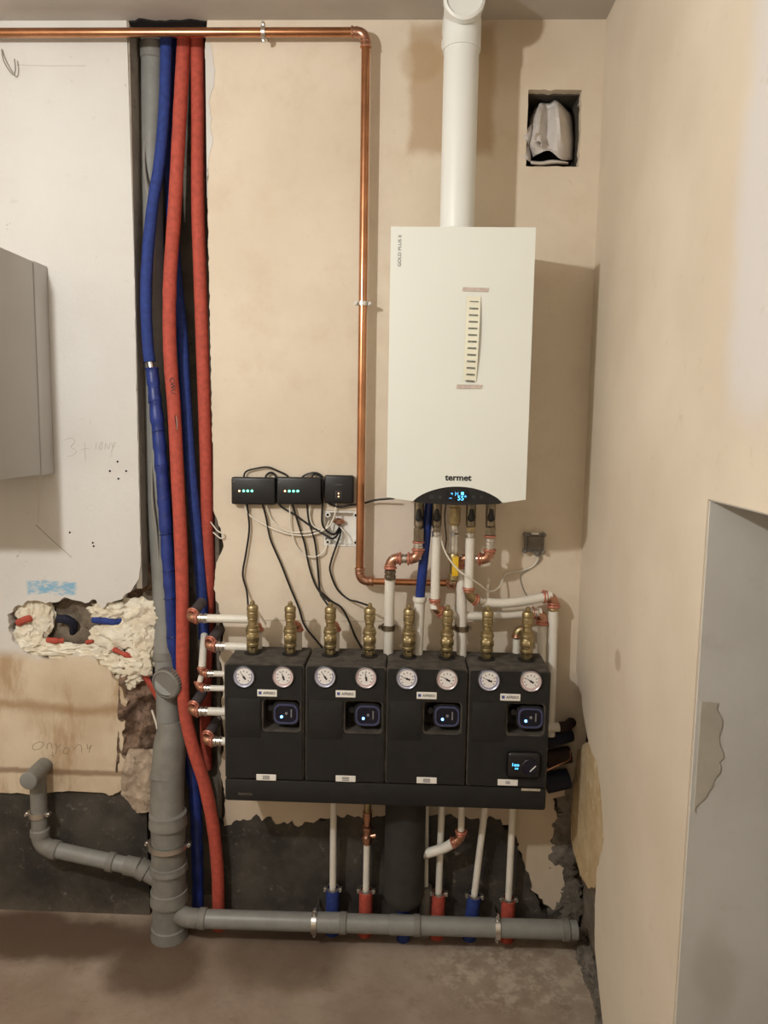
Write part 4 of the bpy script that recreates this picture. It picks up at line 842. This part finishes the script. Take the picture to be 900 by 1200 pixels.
# 3 gas
t = thing('gas_valve', 'brass gas connection with a yellow handle under the middle of the boiler', 'valve', CE)
X = P(533, 600, 0.11).x; gz = lambda py: P(533, py, 0.11).z
o = V(X, -0.11, BZ0); H = lambda py: BZ0 - gz(py)
M().lathe([(0.014, 0), (0.014, H(594)), (0.0185, H(595)), (0.0185, H(613)), (0.015, H(614)), (0.015, H(616))], o, (0, 0, -1), 8).build('brass_union', MBRASS, t)
M().lathe([(0.0145, H(616)), (0.0155, H(618)), (0.0155, H(622)), (0.0135, H(624)), (0.0165, H(626)), (0.0135, H(630)), (0.0165, H(634)), (0.0135, H(638)), (0.016, H(642)), (0.0135, H(648))], o, (0, 0, -1), 16).build('flexible_coupling', MSTEEL, t)
M().lathe([(0.013, H(648)), (0.0165, H(650)), (0.0165, H(658)), (0.013, H(660)), (0.0125, H(671)), (0.016, H(672)), (0.016, H(679)), (0.012, H(680))], o, (0, 0, -1), 12).build('valve_body', MBRASS, t)
M().box(X - 0.006, X + 0.014, -0.146, -0.138, gz(673), gz(650), 0.003).build('lever', MYEL, t); M().tube([V(X + 0.002, -0.142, gz(655)), V(X + 0.002, -0.115, gz(655))], 0.006, 8).build('lever_stem', MBRASS, t)
fitting(t, V(X, -0.085, zb), (0, -0.4, 1), (0, 1, 0), 0.012, 0.026, MCOPP2, MCOPP2); pipe(t, [V(X, -0.11, gz(679)), V(X, -0.09, zb + 0.015)], 0.012, MBRASS, 12, 0, 'tail')
# 4 fourth valve -> white -> upper right run
t = thing('boiler_pipe', 'white pipe from the fourth boiler valve, running right to the corner', 'pipe', P(549, 703, BDp))
X = valve_head(t, 552, BDp); hexnut(t, 552, 617, 625, BDp, 0.0145, MBRASS)
a = V(X, -BDp, P(552, 625, BDp).z); b = P(549, 700, BDp); c = P(566, 706, 0.11)
sleeve(t, a + V(0, 0, 0.004), (0, 0, -1), 0.0115, 0.024, MSTEEL, 2); pipe(t, [a + V(0, 0, -0.012), b + V(0, 0, 0.03)], 0.0145, MPEX, 16, 0, 'white_pipe'); fitting(t, b, a - b, c - b, 0.0125, None, MBRASS)
e = P(649, 699, 0.06); sleeve(t, P(560, 704, 0.115), (1, 0.2, -0.1), 0.012, 0.025, MSTEEL, 2)
pipe(t, PL([(566, 706, 0.11), (590, 707, 0.10), (620, 703.5, 0.08), (646, 698, 0.06)]), 0.015, MPEX, 14, 6, 'white_run'); fitting(t, e, (-1, 0, -0.05), (0, 0, -1), 0.0145)
sleeve(t, e + V(0, 0, -0.034), (0, 0, -1), 0.013, 0.02, MBRASS, 1)
g_ = P(645, 862, 0.06); pipe(t, [e + V(0, 0, -0.04), g_], 0.0155, MPEX, 14, 0, 'white_drop')
# 5 fifth valve -> steel -> left -> white drop
t = thing('boiler_pipe', 'steel press pipe dropping from the rightmost boiler valve, hooking left behind', 'pipe', P(541, 760, 0.09))
X = valve_head(t, 575, BDp); hexnut(t, 575, 617, 627, BDp, 0.0185)
a = V(X, -BDp, P(575, 627, BDp).z); b = V(X, -BDp, P(575, 656, BDp).z); c = V(P(541, 656, 0.10).x, -0.10, b.z)
M().ring(a + V(0, 0, -0.004), (0, 0, 1), 0.0165, 0.0035, 18, 6).build('press_ring', MPINK, t)
pipe(t, [a, b], 0.0115, MSTEEL, 14, 0, 'steel_pipe'); sleeve(t, a + V(0, 0, -0.008), (0, 0, -1), 0.0125, 0.045, MSTEEL, 4)
fitting(t, b, (0, 0, 1), c - b, 0.0135); pipe(t, [b, c], 0.0115, MSTEEL, 14, 0, 'steel_pipe'); fitting(t, c, b - c, (0, 0, -1), 0.0135)
e = P(541, 772, 0.09); pipe(t, [c + V(0, 0, -0.03), e], 0.0165, MPEX, 16, 0, 'white_pipe'); clamp(t, P(541, 736, 0.09), (0, 0, 1), 0.0180, 0.018, MSTEELB)
# blue condensate hose into white waste pipe
t = thing('condensate_hose', 'blue condensate hose under the boiler, pushed into a white waste pipe', 'hose', P(491, 765, 0.10))
pipe(t, PL([(504, 584, 0.11), (501, 610, 0.11), (497, 650, 0.105), (493, 690, 0.10), (492, 704, 0.10)]), 0.0155, simple('blue_hose', srgb(22, 50, 128), 0.4, var=0.08), 16, 8, 'blue_hose')
a, b = P(492, 699, 0.10), P(489, 775, 0.10)
pipe(t, [a, b], 0.0175, MPEX, 18, 0, 'waste_tube'); M().lathe([(0.0175, 0), (0.0215, 0.001), (0.0225, 0.008), (0.0215, 0.016), (0.0185, 0.02)], a, b - a, 20).build('collar', MPEX, t)
# tee behind the last valve
t = thing('brass_tee', 'brass and copper tee on a white pipe behind the rightmost brass valve', 'fitting', P(606, 750, 0.06))
a = P(606, 738, 0.06); fitting(t, a, (0, 0, -1), (1, 0, 0.1), 0.012, 0.026, MBRASS, MCOPP2); pipe(t, [a + V(0, 0, -0.03), V(a.x, a.y, 1.0)], 0.012, MPEX, 14, 0)
# copper elbows behind the brass valves
for k, (px, lab) in enumerate(((303, 'copper elbow behind the first brass valve'), (350, 'copper elbow behind the second brass valve'), (394, 'copper elbow behind the third brass valve'))):
    t = thing('press_elbow', lab, 'fitting', P(px, 735, 0.07)); a = P(px, 731, 0.08)
    fitting(t, a, (-0.7, -0.5, 0), (0, 0, -1), 0.011, 0.024); pipe(t, [a + V(0, 0, -0.025), V(a.x, a.y, 0.99)], 0.0115, MPEX, 12, 0)
# wrapped pipes in the dark corner
t = thing('wrapped_pipe', 'white pipe end with maroon and navy wrapped elbow in the dark corner', 'pipe', P(655, 860, 0.06))
pipe(t, PL([(638, 852, 0.07), (657, 852, 0.07)]), 0.0155, MPEX, 14, 0, 'white_end'); pipe(t, PL([(655, 852, 0.07), (664, 851, 0.065), (668, 848, 0.03), (670, 846, -0.02)]), 0.017, MGRUB, 14, 6, 'maroon_elbow')
pipe(t, PL([(640, 868, 0.04), (655, 864, 0.035), (668, 860, 0.02)]), 0.026, MNAVW, 14, 6, 'navy_wrap'); pipe(t, PL([(640, 890, 0.04), (668, 884, 0.03)]), 0.028, MGRUB, 14, 4, 'maroon_wrap')
pipe(t, PL([(640, 918, 0.04), (666, 912, 0.03)]), 0.034, MNAVW, 14, 4, 'navy_wrap'); pipe(t, PL([(640, 903, 0.085), (655, 896, 0.08), (667, 890, 0.06), (668, 880, 0.05)]), 0.003, MCOPP2, 8, 6, 'thin_tube')

# ------------------------------------------------------------------ controllers and cables
def ctl(x0, y0, x1, y1, d, label, leds, name='controller_box', cat_='controller'):
    a_, b_ = P(x0, y1, d), P(x1, y0, d)
    t_ = thing(name, label, cat_, V((a_.x + b_.x)/2, -0.005, a_.z))
    M().box(a_.x, b_.x, -d, -0.004, a_.z, b_.z, 0.006, 3).build('housing', MBLK, t_)
    for px, py, mt, r_ in leds: M().lathe([(r_, -0.001), (r_, 0.001)], P(px, py, d), (0, -1, 0), 12).build('led', mt, t_)
    return t_, d
CD = 0.036
t, d = ctl(271, 560, 322.5, 591, CD, 'left black controller box with four lights on the beige wall', [(280.5, 575.3, GORG, 0.0034)] + [(x, 575.3, GGRN, 0.004) for x in (285.5, 290.3, 295.3)])
M().tube(PL([(272.5, 565, d + 0.0003), (276, 562.3, d + 0.0003)]), 0.001, 6).build('corner_mark', MINKG, t)
t, d = ctl(324, 560, 376.5, 591, CD, 'middle black controller box with four lights on the beige wall', [(334, 575.5, GORG, 0.0034)] + [(x, 575.5, GGRN, 0.004) for x in (339, 344, 349)])
M().tube(PL([(326, 566, d + 0.0003), (330, 563, d + 0.0003)]), 0.001, 6).build('corner_mark', MINKG, t)
t, d = ctl(380, 557.5, 414.5, 590, 0.032, 'square black gateway box nearest the copper pipe', [(396.7, 578.3, GORG, 0.0024), (396.7, 581.8, GORG, 0.0024)], 'gateway_box', 'controller')
M().tube(PL([(393, 568, d + 0.0003), (401, 568, d + 0.0003)]), 0.0008, 6).build('faint_print', MINKG, t)
M().tube(PL([(393.5, 576, d + 0.0003), (393.5, 584, d + 0.0003), (399.8, 584, d + 0.0003), (399.8, 576, d + 0.0003), (393.5, 576, d + 0.0003)]), 0.0007, 6).build('light_window', MINKG, t)
def cab(label, pts, r=0.0034, mat=None, d=0.014): M().tube(cat(PL(pts, d), 8), r, 8).build('cable', mat or MCABLE, None, **T(label, 'cable'))
CD2 = 0.018
cab('black cable dropping from the left controller to the first brass valve', [(289, 588, CD2), (291, 603), (292, 622), (288, 650), (284.5, 673), (289, 692), (290.5, 706, 0.05), (291, 716, 0.10)])
cab('black cable from the left controller slanting down behind the second valve', [(307, 588, CD2), (312, 607), (317, 632), (329, 660), (340, 688), (350, 712), (357, 733), (372, 752), (380, 762)])
cab('black cable from the middle controller ending at the third brass valve', [(342, 588, CD2), (350, 615), (357, 637), (362, 662), (369, 684), (378, 698, 0.06), (386, 705, 0.12), (388, 710, 0.135)])
cab('black cable from the middle controller ending beside the third brass valve', [(359.5, 588, CD2), (362, 610), (369, 635), (372, 660), (374, 685), (376, 697, 0.06), (382, 706, 0.12), (386, 712, 0.135)])
cab('black cable looping from between the controllers to the wiring box', [(324, 585, CD2), (330, 594), (345, 603), (362, 615), (378, 625), (390, 631), (397, 624, 0.0), (398, 617, -0.02)], 0.0036)
cab('black cable falling behind the gateway box into the wiring box', [(378.5, 561, 0.03), (378, 590), (377.5, 612), (383, 622), (392, 626), (398, 618, -0.01)], 0.0036)
cab('black cable snaking from the wiring box to the fourth brass valve', [(398.5, 616, -0.02), (399, 625, 0.006), (394, 640), (388, 658), (387, 670), (395, 690), (408, 702), (418, 705, 0.08), (430, 709, 0.135)])
cab('black cable slanting down between the third and fourth brass valves', [(374, 692, 0.012), (388, 704), (400, 712), (409, 728), (416, 745), (424, 760)])
cab('black cable running from the boiler to the gateway box', [(462, 584, 0.05), (440, 586, 0.03), (425, 590, 0.02), (410, 592), (398, 594), (386, 590), (381, 584, 0.01)])
cab('black cable arching over the two controller boxes', [(285, 563, 0.02), (288, 553), (300, 549), (314, 547.5), (326, 552), (336, 557), (340, 564, 0.02)], 0.003)
cab('small black cable loop between the two controller boxes', [(310, 563, 0.02), (313, 556), (319, 554), (324, 560), (325, 575)], 0.0036)
cab('black cable loop over the middle controller and gateway', [(350, 563, 0.02), (358, 556.5), (369, 554), (377, 558), (379, 568, 0.02)], 0.0034)
cab('small black cable loop at the right end of the middle controller', [(364, 562, 0.02), (368, 556), (374, 557), (377, 566, 0.02)], 0.0032)
cab('white cable sagging from the left controller to the gateway box', [(286, 588, CD2), (291, 602), (308, 614), (335, 625), (362, 627), (384, 618), (392, 604), (394, 590, 0.014)], 0.0027, MCABW)
cab('white cable sagging from the middle of the left controller', [(311, 588, CD2), (315, 602), (323, 614), (338, 623), (356, 623.5), (374, 621)], 0.0024, MCABW)
cab('white cable drooping in a low loop below the middle controller', [(340, 588, CD2), (340, 612), (345, 635), (354, 648), (367, 653), (379, 647), (384, 636, 0.0)], 0.0027, MCABW)
cab('white cable dropping behind the black cables of the middle controller', [(364, 588, CD2), (363, 605), (368, 617), (380, 620), (386, 610, 0.0)], 0.0024, MCABW)
cab('white cable looping from the boiler to the grey junction box', [(516, 584, 0.12), (516, 610, 0.12), (517, 632, 0.13), (524, 651, 0.14), (537, 668, 0.15), (550, 677, 0.15), (562, 685, 0.13), (574, 693, 0.09), (585, 688, 0.05), (592, 674, 0.012), (606, 670, 0.006), (622, 665, 0.006), (630, 656, 0.008), (630, 644, 0.012)], 0.0028, MCABW)
cab('black cable hanging between the second valve and the gas valve', [(524, 584, 0.10), (521, 605, 0.09), (523, 630, 0.08), (522, 645, 0.075), (528, 652, 0.08)], 0.002)
cab('thin grey cable from the junction box down the corner wall', [(632, 646, 0.01), (634, 656, 0.004), (620, 667, 0.004), (610, 675, 0.003), (613, 690, 0.003), (618, 699, 0.003)], 0.002, MCABG)
cab('pale cable ends curling out of the chase beside the beige plaster', [(247, 612, -0.03), (255, 622, 0.005), (262, 626, 0.012), (259, 631, 0.01), (250, 624, -0.01)], 0.0022, MCABW)
# open wiring box
t = thing('wiring_box', 'open white wiring box in the wall below the gateway', 'box', V((bx0 + bx1)/2, 0.03, bz0))
M().box(bx0 + 0.001, bx1 - 0.001, 0.03, 0.036, bz0 + 0.001, bz1 - 0.001).build('back_plate', MSTICK, t)
slab(M(), [[(bx0 + 0.001, bz0 + 0.001), (bx1 - 0.001, bz0 + 0.001), (bx1 - 0.001, bz1 - 0.001), (bx0 + 0.001, bz1 - 0.001)], [(bx0 + 0.006, bz0 + 0.006), (bx1 - 0.006, bz0 + 0.006), (bx1 - 0.006, bz1 - 0.006), (bx0 + 0.006, bz1 - 0.006)]], 0.0, 0.03).build('rim', MSTICK, t)
for a in (0, 1):
    for b in (0, 1):
        q = V(bx0 + 0.014 if a == 0 else bx1 - 0.014, 0.004, bz0 + 0.014 if b == 0 else bz1 - 0.014)
        s_ = M().lathe([(0.009, -0.026), (0.009, 0.006)], q, (0, -1, 0), 14).build('screw_post', MSTICK, t); M().lathe([(0.0045, 0), (0.0045, 0.001)], q + V(0, -0.0062, 0), (0, -1, 0), 12).build('screw_hole', MDARK, s_)
m = M(); blob(m, P(397, 611, -0.015), (0.018, 0.01, 0.010), 0.3, 2.2, 3, 3); m.build('wire_joint', MCOPP2, t)
cab('thin white wires hanging inside the open wiring box', [(398, 617, -0.01), (404, 624, 0.0), (407, 632, 0.0), (405, 640, 0.002)], 0.002, MCABW)
# grey junction box on the right
t = thing('junction_box', 'small smoky grey junction box on the wall right of the boiler', 'box', P(627, 648, 0.0))
a, b = P(615, 648, 0.03), P(639, 626, 0.03)
M().box(a.x, b.x, -0.022, -0.001, a.z, b.z, 0.004).build('housing', MSMOKE, t); M().box(a.x + 0.008, b.x - 0.008, -0.034, -0.02, a.z + 0.009, b.z - 0.007, 0.005).build('cover', simple('smoky_cover', srgb(104, 98, 88), 0.2, var=0.1), t)
for ax_ in (a.x + 0.002, b.x - 0.002):
    for az in (a.z + 0.004, b.z - 0.004): M().lathe([(0.007, -0.002), (0.007, 0.024), (0.004, 0.026)], V(ax_, -0.001, az), (0, -1, 0), 12).build('corner_lug', MSMOKE, t)
M().box((a.x + b.x)/2 - 0.012, (a.x + b.x)/2 + 0.012, -0.030, -0.018, b.z - 0.003, b.z + 0.004, 0.002).build('top_clip', MSTICK, t)
M().lathe([(0.008, 0), (0.009, 0.004), (0.007, 0.014)], V(P(629, 648, 0.01).x, -0.012, a.z + 0.002), (0, 0, -1), 12).build('cable_gland', MSMOKE, t)
